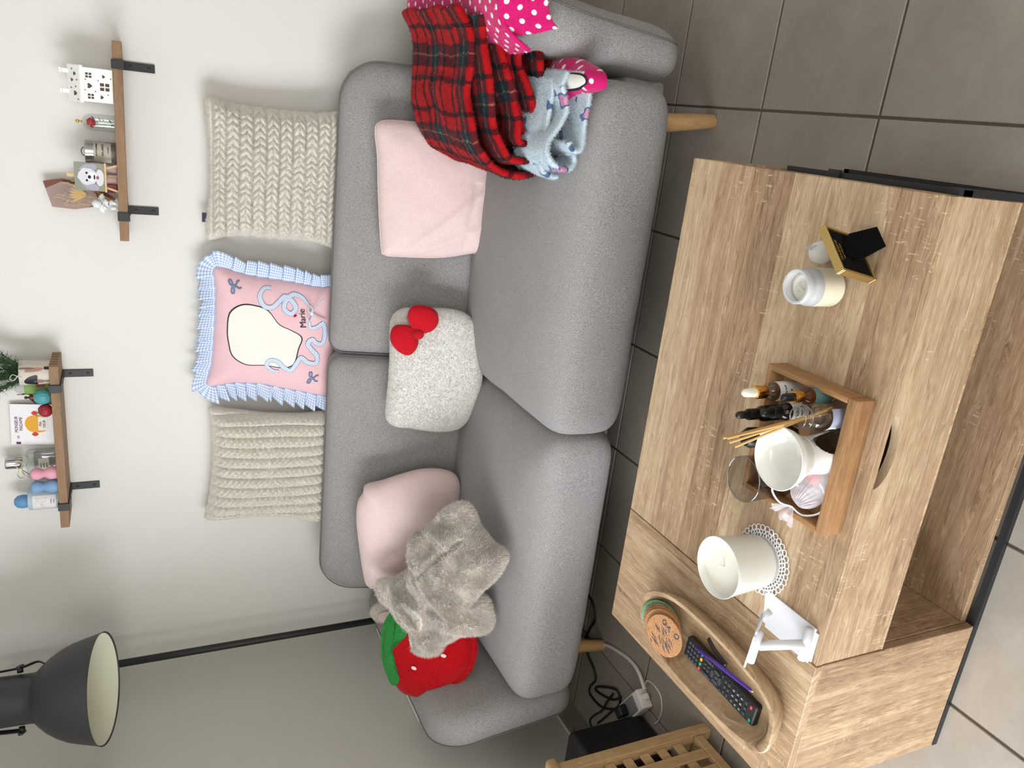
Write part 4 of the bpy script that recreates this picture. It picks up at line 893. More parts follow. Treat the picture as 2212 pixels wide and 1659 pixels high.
tubeo('upper_hinge', [(-.862, .842, .527), (-.796, .838, .527)], .0072, WHITEP, ps, 20)
plate('phone_plate', [(-.874, .858, .514), (-.866, .832, .548), (-.790, .826, .548), (-.776, .848, .514)], .003, WHITEP, ps)
tubeo('phone_lip', [(-.790, .862, .505), (-.776, .860, .488)], .006, WHITEP, ps, 16); plate('lip_arm', [(-.800, .848, .520), (-.782, .846, .520), (-.780, .864, .500), (-.796, .866, .500)], .003, plain('grey_rubber', rgb(170, 176, 184), .6), ps, .002)

# oblong wooden bowl with remote, pen, glasses case and cork coasters
bw = thing('oblong_bowl', 'long carved wooden bowl on the left of the coffee table', 'bowl', (-.992, .998, ZT))
def ring(sx, sy, z, wob=0):
    out = []
    for k in range(96):
        a = 2 * PI * k / 96; c, s = math.cos(a), math.sin(a); e = 2 / 3.0
        x = abs(c) ** e * math.copysign(1, c) * sx; y = abs(s) ** (2 / 2.4) * math.copysign(1, s) * sy
        q = wob * (math.sin(a * 3 + 1) * .5 + math.sin(a * 5) * .5); out.append((-.992 + x * (1 + q) - .03 * (y) * .0, .998 + y * (1 + q), z + wob * .02 * math.sin(2 * a + 1)))
    return out
bm = bmesh.new(); rows = [ring(.062, .178, ZT), ring(.070, .190, ZT + .004, .01), ring(.080, .203, ZT + .022, .02), ring(.0855, .211, ZT + .044, .03), ring(.0835, .209, ZT + .0475, .03), ring(.0755, .199, ZT + .0470, .03), ring(.0715, .193, ZT + .040, .02), ring(.066, .182, ZT + .022, .01), ring(.058, .168, ZT + .013), ring(.040, .120, ZT + .0115), ring(.01, .03, ZT + .011)]
vr = [[bm.verts.new(p) for p in r] for r in rows]
bm.faces.new(vr[0][::-1]); bm.faces.new(vr[-1])
for a, c in zip(vr, vr[1:]):
    for k in range(96): bm.faces.new((a[k], a[(k + 1) % 96], c[(k + 1) % 96], c[k]))
from_bm('bowl_body', bm, ACACIA, bw, 50)
rc = thing('remote_control', 'black TV remote control lying in the long wooden bowl', 'remote control', (-1.004, .955, .4535))
RM = Matrix.Translation((-1.006, .957, .4535)) @ Matrix.Rotation(-.055, 4, 'Z') @ Matrix.Rotation(.03, 4, 'X')
boxo('shell', (-.024, -.105, 0), (.024, .107, .017), DARKPL, rc, .005, 4, RM, 40)
KEY = plain('grey_rubber_keys', rgb(52, 54, 60), .6); bm = bmesh.new()
def key(bm, x, y, sx, sy): box(bm, (x - sx / 2, y - sy / 2, .0165), (x + sx / 2, y + sy / 2, .0195), min(sx, sy) * .25, 2, RM)
for r_ in range(4):
    for c_ in range(4): key(bm, -.0165 + c_ * .011, .0935 - r_ * .0090, .0082, .0056)
for r_ in range(4):
    for c_ in range(3): key(bm, -.0125 + c_ * .0125, -.0790 + r_ * .0115, .0085, .0062)
for r_ in range(2):
    for c_ in range(3): key(bm, -.0125 + c_ * .0125, -.0300 + r_ * .010, .0085, .0050)
for x, y, sx, sy in ((-.0165, .036, .0075, .020), (.0165, .036, .0075, .020), (-.004, .041, .006, .006), (.005, .041, .006, .006), (-.004, .031, .006, .006), (.005, .031, .006, .006), (0, .006, .009, .009), (-.017, .022, .007, .004), (.017, .022, .007, .004), (-.017, -.010, .007, .004), (.017, -.010, .007, .004)): key(bm, x, y, sx, sy)
for k in range(4):
    a0 = k * PI / 2 + PI / 4 + .12; a1 = a0 + PI / 2 - .24; P2 = [(.0155 * math.cos(a), .0155 * math.sin(a)) for a in np.linspace(a0, a1, 7)] + [(.0072 * math.cos(a), .0072 * math.sin(a)) for a in np.linspace(a1, a0, 7)]
    prism(bm, [RM @ Vector((x, y + .006, .0165)) for x, y in P2], (0, 0, 0), (0, 0, .003))
from_bm('keypad', bm, KEY, rc, 30)['kind'] = 'stuff'
for nm, x, y, col in (('red_key', -.0165, .0545, (214, 52, 56)), ('green_key', -.0055, .0545, (40, 150, 110)), ('yellow_key', .0055, .0545, (230, 170, 40)), ('blue_key', .0165, .0545, (40, 90, 180)), ('power_key', .0135, -.0920, (230, 60, 64)), ('source_key', -.0135, -.0955, (40, 150, 120))):
    bm = bmesh.new(); key(bm, x, y, .0078, .0052); from_bm(nm, bm, plain(nm, rgb(*col), .4), rc, 30)
for k, tx in enumerate('123456789'):
    lettering(tx, .005, RM @ Matrix.Translation((-.0125 + (k % 3) * .0125, -.0560 - (k // 3 - 1) * .0115 + .0000, .0197)), PRINTW, rc)
pn = thing('pen', 'purple ballpoint pen lying along the remote control', 'pen', (-.972, .955, .47)); A_, B_ = Vector((-.9789, 1.026, .4775)), Vector((-.9590, .866, .4760))
tubeo('barrel', [A_, A_.lerp(B_, .55), B_.lerp(A_, .03), B_], [.0038, .0044, .0034, .0018], plain('purple_plastic', rgb(74, 46, 148), .25), pn, 14)
tubeo('tip', [B_, B_ + (B_ - A_).normalized() * .004], [.0016, .0006], PRINTW, pn, 8)
o = tubeo('plastic_piece', [tuple(p) for p in catmull([(-.946, 1.008, .469), (-.950, .998, .470), (-.958, .980, .469), (-.967, .950, .466)], 6)], .003, RUBBER, None, 10, True, False, (.0055, .0028)); tag(o, 'curved black glossy plastic piece beside the purple pen in the bowl', 'plastic piece')
def coaster(name, label, x, y, z, tilt, dirn, face, grp='cork coasters in the wooden bowl'):
    t_ = thing(name, label, 'coaster', (x, y, z), grp); ax = Vector((math.cos(dirn) * math.sin(tilt), math.sin(dirn) * math.sin(tilt), math.cos(tilt)))
    latheo('disc', [(0, 0), (.0455, 0), (.0465, .001), (.0465, .0035), (.0455, .0045), (0, .0045)], (x, y, z), face, t_, ax, 48)
    return t_, frame_mtx(Vector((x, y, z)) + ax * .0047, (1, 0, 0), ax)
CORK = Mat('cork', rough=.9, spec=.1); _f = CORK.noise(CORK.coord(), 520, 3, .8); CORK.base(CORK.ramp(_f, [(.36, rgb(86, 60, 42)), (.46, rgb(170, 124, 86)), (.7, rgb(194, 150, 110))])).bump(_f, .5, .001); CORK = CORK.m
CORKG = Mat('green_printed_cork', rough=.9, spec=.1); _f = CORKG.noise(CORKG.coord(), 420, 3, .8); CORKG.base(CORKG.ramp(_f, [(.38, rgb(84, 130, 98)), (.6, rgb(126, 182, 146))])); CORKG = CORKG.m
NAVY = plain('navy_print', rgb(60, 64, 84), .8)
t_, Mc = coaster('coaster', 'green printed cork coaster at the bottom of the coaster stack', -1.003, 1.155, ZT + .030, .42, -1.5, CORKG)
bm = bmesh.new(); bmesh.ops.create_circle(bm, cap_ends=True, radius=.014, segments=20, matrix=Mc @ Matrix.Translation((-.032, .012, .0003))); from_bm('pink_print', bm, plain('pink_print', rgb(224, 120, 140), .8), t_)
lettering('BEACH', .009, Mc @ Matrix.Translation((-.012, .034, .0004)) @ Matrix.Rotation(.3, 4, 'Z'), PRINTW, t_)
for k in range(3):
    t_, Mc = coaster('coaster', ['second coaster from below, brown cork printed with a letter G', 'middle brown cork coaster, only its edge and rim showing', 'second coaster from the top, only a brown cork crescent showing'][k], -1.002 + .001 * k, 1.140 - .009 * k, ZT + .036 + .0052 * k, .40 - .03 * k, -1.5, CORK)
    if k == 0: lettering('G', .016, Mc @ Matrix.Translation((-.014, .034, .0004)), NAVY, t_)
t_, Mc = coaster('coaster', 'topmost brown cork coaster, printed with dark blue letters', -1.004, 1.108, ZT + .052, .28, -1.5, CORK)
for ch, x, y, a in (('G', .030, .004, -1.2), ('T', .020, -.010, -1.2), ('O', .016, -.031, -1.5)): lettering(ch, .018, Mc @ Matrix.Translation((x, y, .0004)) @ Matrix.Rotation(a, 4, 'Z'), NAVY, t_)
bm = bmesh.new()
for k in range(30):
    x, y = random.uniform(-.030, .014), random.uniform(-.024, .030); a = random.uniform(.3, 1.0); l = random.uniform(.004, .011)
    P2 = [(x - l * math.cos(a), y - l * math.sin(a)), (x + .0006, y - .0006), (x + l * math.cos(a), y + l * math.sin(a)), (x - .0006, y + .0006)]; prism(bm, [Mc @ Vector((p[0], p[1], 0)) for p in P2], (0, 0, 0), (0, 0, .0004))
from_bm('printed_hatching', bm, NAVY, t_)['kind'] = 'stuff'

# ------------------------------------------------------------------ wall shelves
def shelf(label, x0, x1, z, brs, planks, end_grooves=False):
    s = thing('wall_shelf', label, 'shelf', ((x0 + x1) / 2, 2.72, z), 'wooden wall shelves on black brackets')
    yf, yb = 2.640, 2.7885; n = len(planks) - 1
    for k in range(n): boxo('plank', (x0, yb + (yf - yb) * planks[k + 1] + .0006, z + random.uniform(0, .0006)), (x1, yb + (yf - yb) * planks[k] - .0006, z + .0255), SHELFW, s, .0012, 1)
    if end_grooves:
        bm = bmesh.new()
        for k in range(5): y = 2.665 + k * .024; box(bm, (x1 - .0004, y, z + .004), (x1 + .0008, y + .0018, z + .0235))
        from_bm('end_grooves', bm, plain('dark_groove', rgb(58, 40, 28), .9), s)
    for bx_ in brs:
        bm = bmesh.new(); w_ = .0125
        box(bm, (bx_ - w_, 2.785, z - .088), (bx_ + w_, 2.790, z), .0006, 1); box(bm, (bx_ - w_, yf - .004, z - .0042), (bx_ + w_, 2.7895, z - .0004), .0006, 1); box(bm, (bx_ - w_, yf - .0050, z - .004), (bx_ + w_, yf - .0008, z + .0285), .0006, 1); box(bm, (bx_ - w_, yf - .005, z + .0262), (bx_ + w_, yf + .018, z + .0290), .0006, 1)
        br = from_bm('bracket', bm, BLACK, s)
        for zz_ in (z - .022, z - .072): latheo('screw', [(.0042, 0), (.0038, .0018), (.002, .0026), (0, .0026)], (bx_, 2.785, zz_), DARKPL, br, (0, -1, 0), 14)
        latheo('screw', [(.0042, 0), (.0038, .0018), (0, .0026)], (bx_, 2.70, z - .0042), DARKPL, br, (0, 0, -1), 14); latheo('screw', [(.0042, 0), (.0038, .0018), (0, .0026)], (bx_, 2.75, z - .0042), DARKPL, br, (0, 0, -1), 14)
shelf('upper left wooden wall shelf holding a small book and perfume', -1.430, -.872, 1.7075, (-.945, -1.353), (0, .36, .70, 1.0), True)
shelf('lower right wooden wall shelf holding a white ceramic house', -.479, .081, 1.4965, (.020, -.406), (0, .5, 1.0))
ZR, ZL = 1.5225, 1.7335
# --- right shelf: ceramic house tealight
hs = thing('ceramic_house', 'white ceramic tealight house with heart cut-outs on the right shelf', 'ornament', (-.043, 2.69, ZR))
HX0, HX1, HY0, HY1 = -.089, .003, 2.665, 2.725
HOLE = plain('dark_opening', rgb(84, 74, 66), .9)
boxo('walls', (HX0, HY0, ZR), (HX1, HY1, ZR + .080), WHITEC, hs, .002, 2)
prismo('roof', [Vector((0, HY0 - .005, ZR + .076)), Vector((0, HY1 + .005, ZR + .076)), Vector((0, HY1 + .005, ZR + .083)), Vector((0, (HY0 + HY1) / 2 + .004, ZR + .116)), Vector((0, (HY0 + HY1) / 2 - .004, ZR + .116)), Vector((0, HY0 - .005, ZR + .083))], (HX0 - .004, 0, 0), (HX1 + .004, 0, 0), WHITEC, hs, .0012)
for cx_ in (-.012, -.066): boxo('chimney', (cx_ - .006, 2.687, ZR + .10), (cx_ + .006, 2.699, ZR + .130), WHITEC, hs, .001, 1); boxo('chimney_cap', (cx_ - .0075, 2.6855, ZR + .130), (cx_ + .0075, 2.7005, ZR + .136), WHITEC, hs, .001, 1)
def flatshape(bm, pts, y, th=.0008): prism(bm, [Vector((x, y, z)) for x, z in pts], (0, 0, 0), (0, -th, 0))
def heart(cx_, cz, s): return [(cx_ + s * .5 * a, cz + s * .5 * c) for a, c in ((0, -1), (.55, -.45), (.95, .1), (.95, .5), (.65, .8), (.3, .8), (0, .45), (-.3, .8), (-.65, .8), (-.95, .5), (-.95, .1), (-.55, -.45))]
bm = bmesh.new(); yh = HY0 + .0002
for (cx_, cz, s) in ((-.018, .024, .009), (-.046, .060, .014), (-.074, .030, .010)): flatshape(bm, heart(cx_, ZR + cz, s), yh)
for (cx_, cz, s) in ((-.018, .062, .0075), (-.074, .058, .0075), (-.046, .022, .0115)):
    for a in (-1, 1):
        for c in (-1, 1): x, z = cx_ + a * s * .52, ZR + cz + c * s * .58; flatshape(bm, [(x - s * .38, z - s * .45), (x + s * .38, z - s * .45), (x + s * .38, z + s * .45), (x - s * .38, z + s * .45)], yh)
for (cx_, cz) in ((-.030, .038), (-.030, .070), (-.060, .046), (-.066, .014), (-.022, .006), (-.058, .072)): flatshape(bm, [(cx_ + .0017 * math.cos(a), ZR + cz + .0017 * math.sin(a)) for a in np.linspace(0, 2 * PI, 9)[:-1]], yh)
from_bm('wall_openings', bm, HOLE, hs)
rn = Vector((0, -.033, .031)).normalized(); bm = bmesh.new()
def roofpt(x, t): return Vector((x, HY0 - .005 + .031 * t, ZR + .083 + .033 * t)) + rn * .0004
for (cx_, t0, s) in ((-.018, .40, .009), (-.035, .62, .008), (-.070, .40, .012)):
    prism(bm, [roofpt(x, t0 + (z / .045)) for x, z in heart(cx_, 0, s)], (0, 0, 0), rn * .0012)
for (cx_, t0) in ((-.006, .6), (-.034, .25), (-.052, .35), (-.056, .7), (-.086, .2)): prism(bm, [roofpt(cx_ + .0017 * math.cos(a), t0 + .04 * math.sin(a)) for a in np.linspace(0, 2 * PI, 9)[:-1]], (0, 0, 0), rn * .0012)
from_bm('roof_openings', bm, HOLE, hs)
# --- glass dome with rose
dm = thing('glass_dome', 'small glass dome with a red rose inside on the right shelf', 'ornament', (-.146, 2.695, ZR)); B = (-.146, 2.695, ZR)
latheo('dome', [(.0235, .003), (.0235, .060), (.0215, .072), (.015, .081), (.006, .0845), (0, .085)], B, CLEAR, dm)
latheo('base', [(0, 0), (.0245, 0), (.025, .0015), (.0245, .003), (0, .003)], B, CLEAR, dm)
latheo('finial', [(0, .085), (.004, .0855), (.0022, .089), (.0022, .092), (.0045, .095), (.0045, .099), (.002, .102), (0, .103)], B, BRASS, dm, seg=16)
rose = thing('rose', 'red fabric rose', None, B); rose.parent = dm; rose.location = (0, 0, 0); del rose['label']
bm = bmesh.new()
for k in range(16):
    a = k * 2.4; r = .003 + .00065 * k; h = .068 - .0009 * k; c = Vector((B[0] + r * math.cos(a), B[1] + r * math.sin(a), B[2] + h)); M3 = Matrix.Translation(c) @ Matrix.Rotation(a, 4, 'Z') @ Matrix.Rotation(.25 + k * .05, 4, 'Y') @ Matrix.Diagonal((.25, .95, 1, 1))
    bmesh.ops.create_icosphere(bm, subdivisions=2, radius=.0080, matrix=M3)
from_bm('petals', bm, REDV, rose, True); tubeo('stem', [(B[0], B[1], B[2] + .003), (B[0] + .002, B[1], B[2] + .035), (B[0], B[1], B[2] + .062)], .001, GREENP, rose, 6)
bm = bmesh.new()
for (h, a) in ((.040, .3), (.028, 3.4), (.010, 1.2), (.008, 4.2), (.012, 5.4), (.006, 2.6)):
    M3 = Matrix.Translation(Vector(B) + Vector((.009 * math.cos(a), .009 * math.sin(a), h))) @ Matrix.Rotation(a, 4, 'Z') @ Matrix.Rotation(-.5, 4, 'Y') @ Matrix.Diagonal((1, .6, .15, 1)); bmesh.ops.create_icosphere(bm, subdivisions=2, radius=.0075, matrix=M3)
from_bm('leaves', bm, GREENP, rose, True)
# --- tin
tn_ = thing('tea_tin', 'silver tin with a beige label behind the dog painting', 'tin', (-.232, 2.725, ZR)); B = (-.232, 2.728, ZR); TIN = plain('brushed_tin', rgb(170, 168, 164), .3, .9)
latheo('can', [(0, 0), (.031, 0), (.0315, .001), (.0315, .072), (0, .072)], B, TIN, tn_, seg=48); latheo('lid', [(0, .071), (.0328, .071), (.0328, .082), (.031, .0835), (0, .0835)], B, TIN, tn_, seg=48)
tubeo('lid_ring', [(B[0] + .012 * math.cos(a), B[1] - .006, B[2] + .084 + .009 * math.sin(a)) for a in np.linspace(0, PI, 12)], .0011, BLACK, tn_, 8)
label_band('paper_label', .0318, .014, .060, -2.6, -.5, B, plain('beige_label', rgb(186, 180, 166), .8), tn_)
for body, s_, z_ in (('WHITE JASMINE', .0060, .052), ('BALANCE', .0085, .036), ('relaxing tea', .0045, .022)): wrap_text(body, s_, .0318, z_, -1.25, B, TEXT_DARK, tn_, .9)
# --- mini easel with dog painting
cv = thing('canvas_painting', 'tiny canvas of a white curly dog on the right shelf, resting on a mini easel', 'painting', (-.298, 2.672, ZR + .031))
boxo('canvas', (-.339, 2.668, ZR + .034), (-.259, 2.676, ZR + .112), plain('olive_grey_paint', rgb(142, 144, 130), .7, bump=.2), cv)
def disc(nm, cx_, cz, rx, rz, mat, y=2.668, lift=.0004, rot=0.0, wob=0.0, n=40, parent=cv):
    bm = bmesh.new(); P2 = []
    for k in range(n):
        a = 2 * PI * k / n; q = 1 + wob * math.sin(a * 9 + cx_ * 90) * .5 + wob * .5 * math.sin(a * 5); x, z = rx * q * math.cos(a), rz * q * math.sin(a); P2.append((cx_ + x * math.cos(rot) - z * math.sin(rot), ZR + cz + x * math.sin(rot) + z * math.cos(rot)))
    flatshape(bm, P2, y - lift, .0004); return from_bm(nm, bm, mat, parent)
FUR, FURD = plain('white_paint', rgb(226, 226, 232), .7, bump=.3, vary=.25, scale=900), plain('grey_lilac_paint', rgb(176, 174, 190), .7, vary=.3, scale=900)
disc('painted_ear', -.273, .075, .011, .023, FURD, rot=.25, wob=.08); disc('painted_ear', -.325, .070, .011, .023, FURD, rot=-.3, wob=.08); disc('painted_head', -.298, .078, .024, .025, FUR, lift=.0009, wob=.06); disc('painted_chest', -.300, .046, .024, .011, FUR, lift=.0008, wob=.04)
disc('painted_muzzle', -.298, .066, .013, .013, plain('pale_paint', rgb(240, 238, 238), .7), lift=.0014, wob=.05)
for x in (-.288, -.309): disc('painted_eye', x, .080, .0032, .0030, INK, lift=.0019)
disc('painted_nose', -.299, .073, .0050, .0042, INK, lift=.0020); disc('painted_mouth', -.299, .060, .007, .0022, INK, lift=.0019); disc('painted_tongue', -.300, .052, .005, .004, plain('mauve_paint', rgb(160, 90, 120), .7), lift=.0019)
es = thing('mini_easel', 'miniature pine easel carrying the dog painting', 'easel', (-.298, 2.68, ZR))
boxo('ledge', (-.340, 2.660, ZR + .028), (-.257, 2.677, ZR + .0338), EASELW, es, .0006, 1); boxo('mast', (-.303, 2.677, ZR + .028), (-.292, 2.682, ZR + .132), EASELW, es, .0006, 1)
for a, c in ((-.262, -.272), (-.336, -.328)): prismo('leg', [Vector((a - .003, 2.662, ZR)), Vector((a + .003, 2.662, ZR)), Vector((c + .003, 2.670, ZR + .029)), Vector((c - .003, 2.670, ZR + .029))], (0, 0, 0), (0, .005, 0), EASELW, es)
prismo('rear_leg', [Vector((-.301, 2.712, ZR)), Vector((-.295, 2.712, ZR)), Vector((-.295, 2.683, ZR + .10)), Vector((-.301, 2.683, ZR + .10))], (0, 0, 0), (0, .004, 0), EASELW, es)
for k, (x0, x1, col, lab_) in enumerate(((-.290, -.268, (214, 186, 182), 'pale pink wax sachet nearest the tin, behind the easel legs'), (-.318, -.294, (206, 172, 166), 'dusty pink wax sachet in the middle, behind the easel legs'), (-.348, -.322, (150, 62, 58), 'dark red sachet between the dog painting and the angel'))):
    tag(boxo('sachet', (x0, 2.720, ZR), (x1, 2.735, ZR + (.045 if k < 2 else .066)), plain('sachet_' + 'abc'[k], rgb(*col), .5), None, .004, 2), lab_, 'sachet', 'sachets on the right shelf')
# --- cherub
an = thing('angel_figurine', 'small white seated cherub figurine with feathered wings on the right shelf', 'figurine', (-.378, 2.685, ZR)); B = Vector((-.378, 2.685, ZR)); PLA = plain('white_plaster', rgb(226, 228, 230), .5, bump=.3)
def skin_body(name, V, E, R, mat, parent, sub=2):
    me = bpy.data.meshes.new(name); me.from_pydata([tuple(v) for v in V], E, []); o = bpy.data.objects.new(name, me); COL.objects.link(o)
    md = o.modifiers.new('s', 'SKIN'); 
    for i, r in enumerate(R): me.skin_vertices[0].data[i].radius = (r, r)
    me.skin_vertices[0].data[0].use_root = True; md2 = o.modifiers.new('d', 'SUBSURF'); md2.levels = md2.render_levels = sub
    m2 = bpy.data.meshes.new_from_object(o.evaluated_get(bpy.context.evaluated_depsgraph_get())); bpy.data.objects.remove(o); m2.name = name
    return link_mesh(name, m2, mat, parent, True)
skin_body('body', [B + Vector(p) for p in ((0, .004, .014), (0, .004, .026), (0, .002, .038), (0, 0, .045), (.010, -.012, .018), (.006, -.022, .010), (.004, -.020, .003), (-.010, -.012, .018), (-.008, -.022, .009), (-.007, -.020, .003), (.010, 0, .038), (.014, -.008, .032), (.005, -.013, .040), (-.010, 0, .038), (-.014, -.008, .032), (-.004, -.013, .040))],
          [(0, 1), (1, 2), (2, 3), (0, 4), (4, 5), (5, 6), (0, 7), (7, 8), (8, 9), (2, 10), (10, 11), (11, 12), (2, 13), (13, 14), (14, 15)], [.011, .010, .009, .005, .007, .0052, .0045, .007, .0052, .0045, .005, .004, .0035, .005, .004, .0035], PLA, an)
bm = bmesh.new(); bmesh.ops.create_icosphere(bm, subdivisions=3, radius=.0115, matrix=Matrix.Translation(B + Vector((0, -.003, .056)))); bmesh.ops.create_icosphere(bm, subdivisions=1, radius=.0018, matrix=Matrix.Translation(B + Vector((0, -.0148, .055)))); from_bm('head', bm, PLA, an, True)
bm = bmesh.new()
for k in range(44): a, t = k * 2.4, k / 44; z = .004 + .010 * (1 - t); r = .0115 * math.sqrt(max(.05, 1 - (z / .0125) ** 2)); bmesh.ops.create_icosphere(bm, subdivisions=1, radius=.0030, matrix=Matrix.Translation(B + Vector((r * math.cos(a), -.002 + r * math.sin(a) * .95 + .001, .056 + z - .001))))
from_bm('curly_hair', bm, PLA, an, True)
for sx in (1, -1):
    bm = bmesh.new()
    for k in range(9):
        a = .25 + k * .17; l = .026 - .0012 * k; c = B + Vector((sx * (.006 + l * .45 * math.cos(a)), .013, .036 + l * .5 * math.sin(a))); bmesh.ops.create_icosphere(bm, subdivisions=2, radius=1, matrix=Matrix.Translation(c) @ Matrix.Rotation(-sx * a if sx > 0 else PI + a, 4, 'Y') @ Matrix.Diagonal((l * .55, .0018, .0034, 1)))
    from_bm('wing', bm, PLA, an, True)
latheo('pedestal', [(0, 0), (.018, 0), (.019, .003), (.014, .010), (0, .012)], tuple(B), PLA, an)
# --- dried bouquet in a clear wrap
bq = thing('dried_bouquet', 'dried straw-coloured flower bouquet in brown wrapping leaning behind the cherub', 'bouquet', (-.365, 2.745, ZR)); DR = plain('dried_grass', rgb(188, 148, 88), .9, vary=.4, scale=500)
WR = Mat('clear_wrap', rgb(226, 214, 208), .25); WR.b.inputs['Alpha'].default_value = .16; WR = WR.m
prismo('brown_wrap', [Vector((-.405, 2.762, ZR + .180)), Vector((-.330, 2.762, ZR + .200)), Vector((-.320, 2.765, ZR + .150)), Vector((-.335, 2.768, ZR + .07)), Vector((-.375, 2.768, ZR)), Vector((-.385, 2.768, ZR)), Vector((-.410, 2.765, ZR + .12))], (0, 0, 0), (0, .0015, 0), plain('kraft_wrap', rgb(128, 84, 70), .8), bq)
prismo('clear_wrap', [Vector((-.416, 2.730, ZR + .176)), Vector((-.352, 2.730, ZR + .200)), Vector((-.325, 2.732, ZR + .150)), Vector((-.340, 2.740, ZR + .07)), Vector((-.380, 2.745, ZR + .05)), Vector((-.412, 2.735, ZR + .11))], (0, 0, 0), (0, .0008, 0), WR, bq)
bm = bmesh.new(); g = random.Random(4)
for k in range(26):
    a = g.uniform(-.5, .75); l = g.uniform(.10, .165); p0 = Vector((-.378, 2.752, ZR + .012)); p1 = p0 + Vector((math.sin(a) * l * .5 + .012, g.uniform(-.012, .006), math.cos(a) * l)); tube(bm, [p0, p0.lerp(p1, .5) + Vector((.002, 0, 0)), p1], .0009, 5)
    for j in range(7): c = p0.lerp(p1, 1 - j * .045) + Vector((g.uniform(-.004, .004), g.uniform(-.004, .002), 0)); bmesh.ops.create_icosphere(bm, subdivisions=1, radius=g.uniform(.0026, .0046), matrix=Matrix.Translation(c) @ Matrix.Diagonal((.8, .8, 1.5, 1)))
from_bm('dried_stems', bm, DR, bq, True)['kind'] = 'stuff'
bm = bmesh.new()
for k in range(6): a = -.5 + k * .22; bmesh.ops.create_icosphere(bm, subdivisions=2, radius=.018, matrix=Matrix.Translation((-.360 + .022 * math.sin(a), 2.738, ZR + .098 + .012 * math.cos(a * 2))) @ Matrix.Rotation(a, 4, 'Y') @ Matrix.Diagonal((.30, .22, 1.25, 1)))
from_bm('pampas_plume', bm, plain('pale_plume', rgb(206, 172, 118), .95, vary=.2, bump=.5), bq, True)

# --- left shelf
pot = thing('plant_pot', 'cream pot with black and terracotta abstract shapes on the left shelf, holding pine greenery', 'plant pot', (-.908, 2.70, ZL)); B = (-.908, 2.695, ZL); PR = .039
latheo('pot', [(0, 0), (.034, 0), (.036, .002), (PR, .080), (PR, .082), (.0365, .082), (.034, .068), (0, .066)], B, plain('speckled_cream', rgb(206, 196, 182), .5, vary=.12, scale=700), pot, seg=64)
def potr(z): return .036 + .003 * z / .082 + .0006
def potprint(nm, pts, mat, lift=.0):
    bm = bmesh.new(); c = np.mean(pts, 0); P_ = catmull(pts, 5, True); rings = []
    for k in range(5): rings.append([bm.verts.new((B[0] + (potr(q[1]) + lift) * math.cos(q[0]), B[1] + (potr(q[1]) + lift) * math.sin(q[0]), B[2] + q[1])) for q in c + (P_ - c) * ((k + .001) / 4)])
    for a, d_ in zip(rings, rings[1:]):
        for i in range(len(a)): bm.faces.new((a[i], a[(i + 1) % len(a)], d_[(i + 1) % len(a)], d_[i]))
    from_bm(nm, bm, mat, pot, True)
TERRA = plain('terracotta_print', rgb(176, 128, 116), .7); GREYP = plain('grey_print', rgb(122, 110, 104), .7)
potprint('black_arch', [(-2.55, .034), (-2.50, .052), (-2.25, .066), (-1.95, .068), (-1.62, .056), (-1.48, .034), (-2.0, .034)], BLACK)
potprint('terracotta_shape', [(-2.30, .032), (-2.25, .020), (-2.05, .014), (-1.90, .020), (-1.86, .033)], TERRA); potprint('terracotta_shape', [(-1.22, .064), (-1.15, .030), (-.95, .016), (-.85, .030), (-.95, .058)], TERRA)
potprint('grey_bar', [(-2.12, .004), (-2.12, .040), (-2.02, .040), (-2.02, .004)], GREYP, .0004); potprint('grey_bar', [(-.98, .045), (-.98, .078), (-.86, .078), (-.86, .045)], GREYP, .0004); potprint('black_shape', [(-1.0, .002), (-1.0, .014), (-.78, .014), (-.78, .002)], BLACK, .0004)
pin = thing('pine_sprig', 'artificial dark green pine needles', None, (B[0], B[1], B[2] + .06)); pin.parent = pot; pin.location = (0, 0, .06); del pin['label']; bm = bmesh.new(); g = random.Random(9)
def leaf_needle(bm, p, d, l): 
    s = d.orthogonal().normalized() * .0009; a = bm.verts.new(p - s); b_ = bm.verts.new(p + s); c = bm.verts.new(p + d * l); bm.faces.new((a, b_, c))
for k in range(16):
    a = g.uniform(0, 2 * PI); tl = g.uniform(.25, 1.0); d0 = Vector((math.cos(a) * tl, math.sin(a) * tl - .15, 1.0)).normalized(); p0 = Vector(B) + Vector((math.cos(a) * .015, math.sin(a) * .015, .066)); L_ = g.uniform(.08, .14); tube(bm, [p0, p0 + d0 * L_], .0012, 5)
    for j in range(130): t = g.uniform(.08, 1); v = Vector((g.gauss(0, 1), g.gauss(0, 1), g.gauss(0, 1))).normalized(); leaf_needle(bm, p0 + d0 * L_ * t, (v + d0 * .9).normalized(), g.uniform(.020, .032))
from_bm('needles', bm, plain('pine_green', rgb(62, 96, 58), .7, vary=.3, scale=60), pin)['kind'] = 'stuff'
tubeo('white_cord', [tuple(Vector(B) + Vector(p)) for p in catmull([(-.004, -.038, .070), (.002, -.044, .082), (.010, -.046, .096), (-.002, -.047, .104), (-.008, -.046, .094), (.004, -.045, .084), (.010, -.042, .078)], 6)], .0010, SATIN, pot, 6)
bt = thing('glass_bottle', 'clear glass bottle with a green label behind the teal ball on the left shelf', 'bottle', (-.962, 2.745, ZL)); B = (-.968, 2.747, ZL)
latheo('bottle', [(0, 0), (.026, 0), (.027, .003), (.027, .085), (.024, .096), (.012, .112), (.0105, .128), (.0105, .150), (.012, .152), (.012, .162), (.009, .162)], B, CLEAR, bt)
label_band('green_label', .0272, .012, .078, -2.8, -.2, B, plain('green_paper', rgb(124, 160, 84), .7), bt); label_band('leaf_print', .0275, .020, .045, -1.5, -1.0, B, plain('brown_leaf_print', rgb(140, 78, 66), .7), bt)
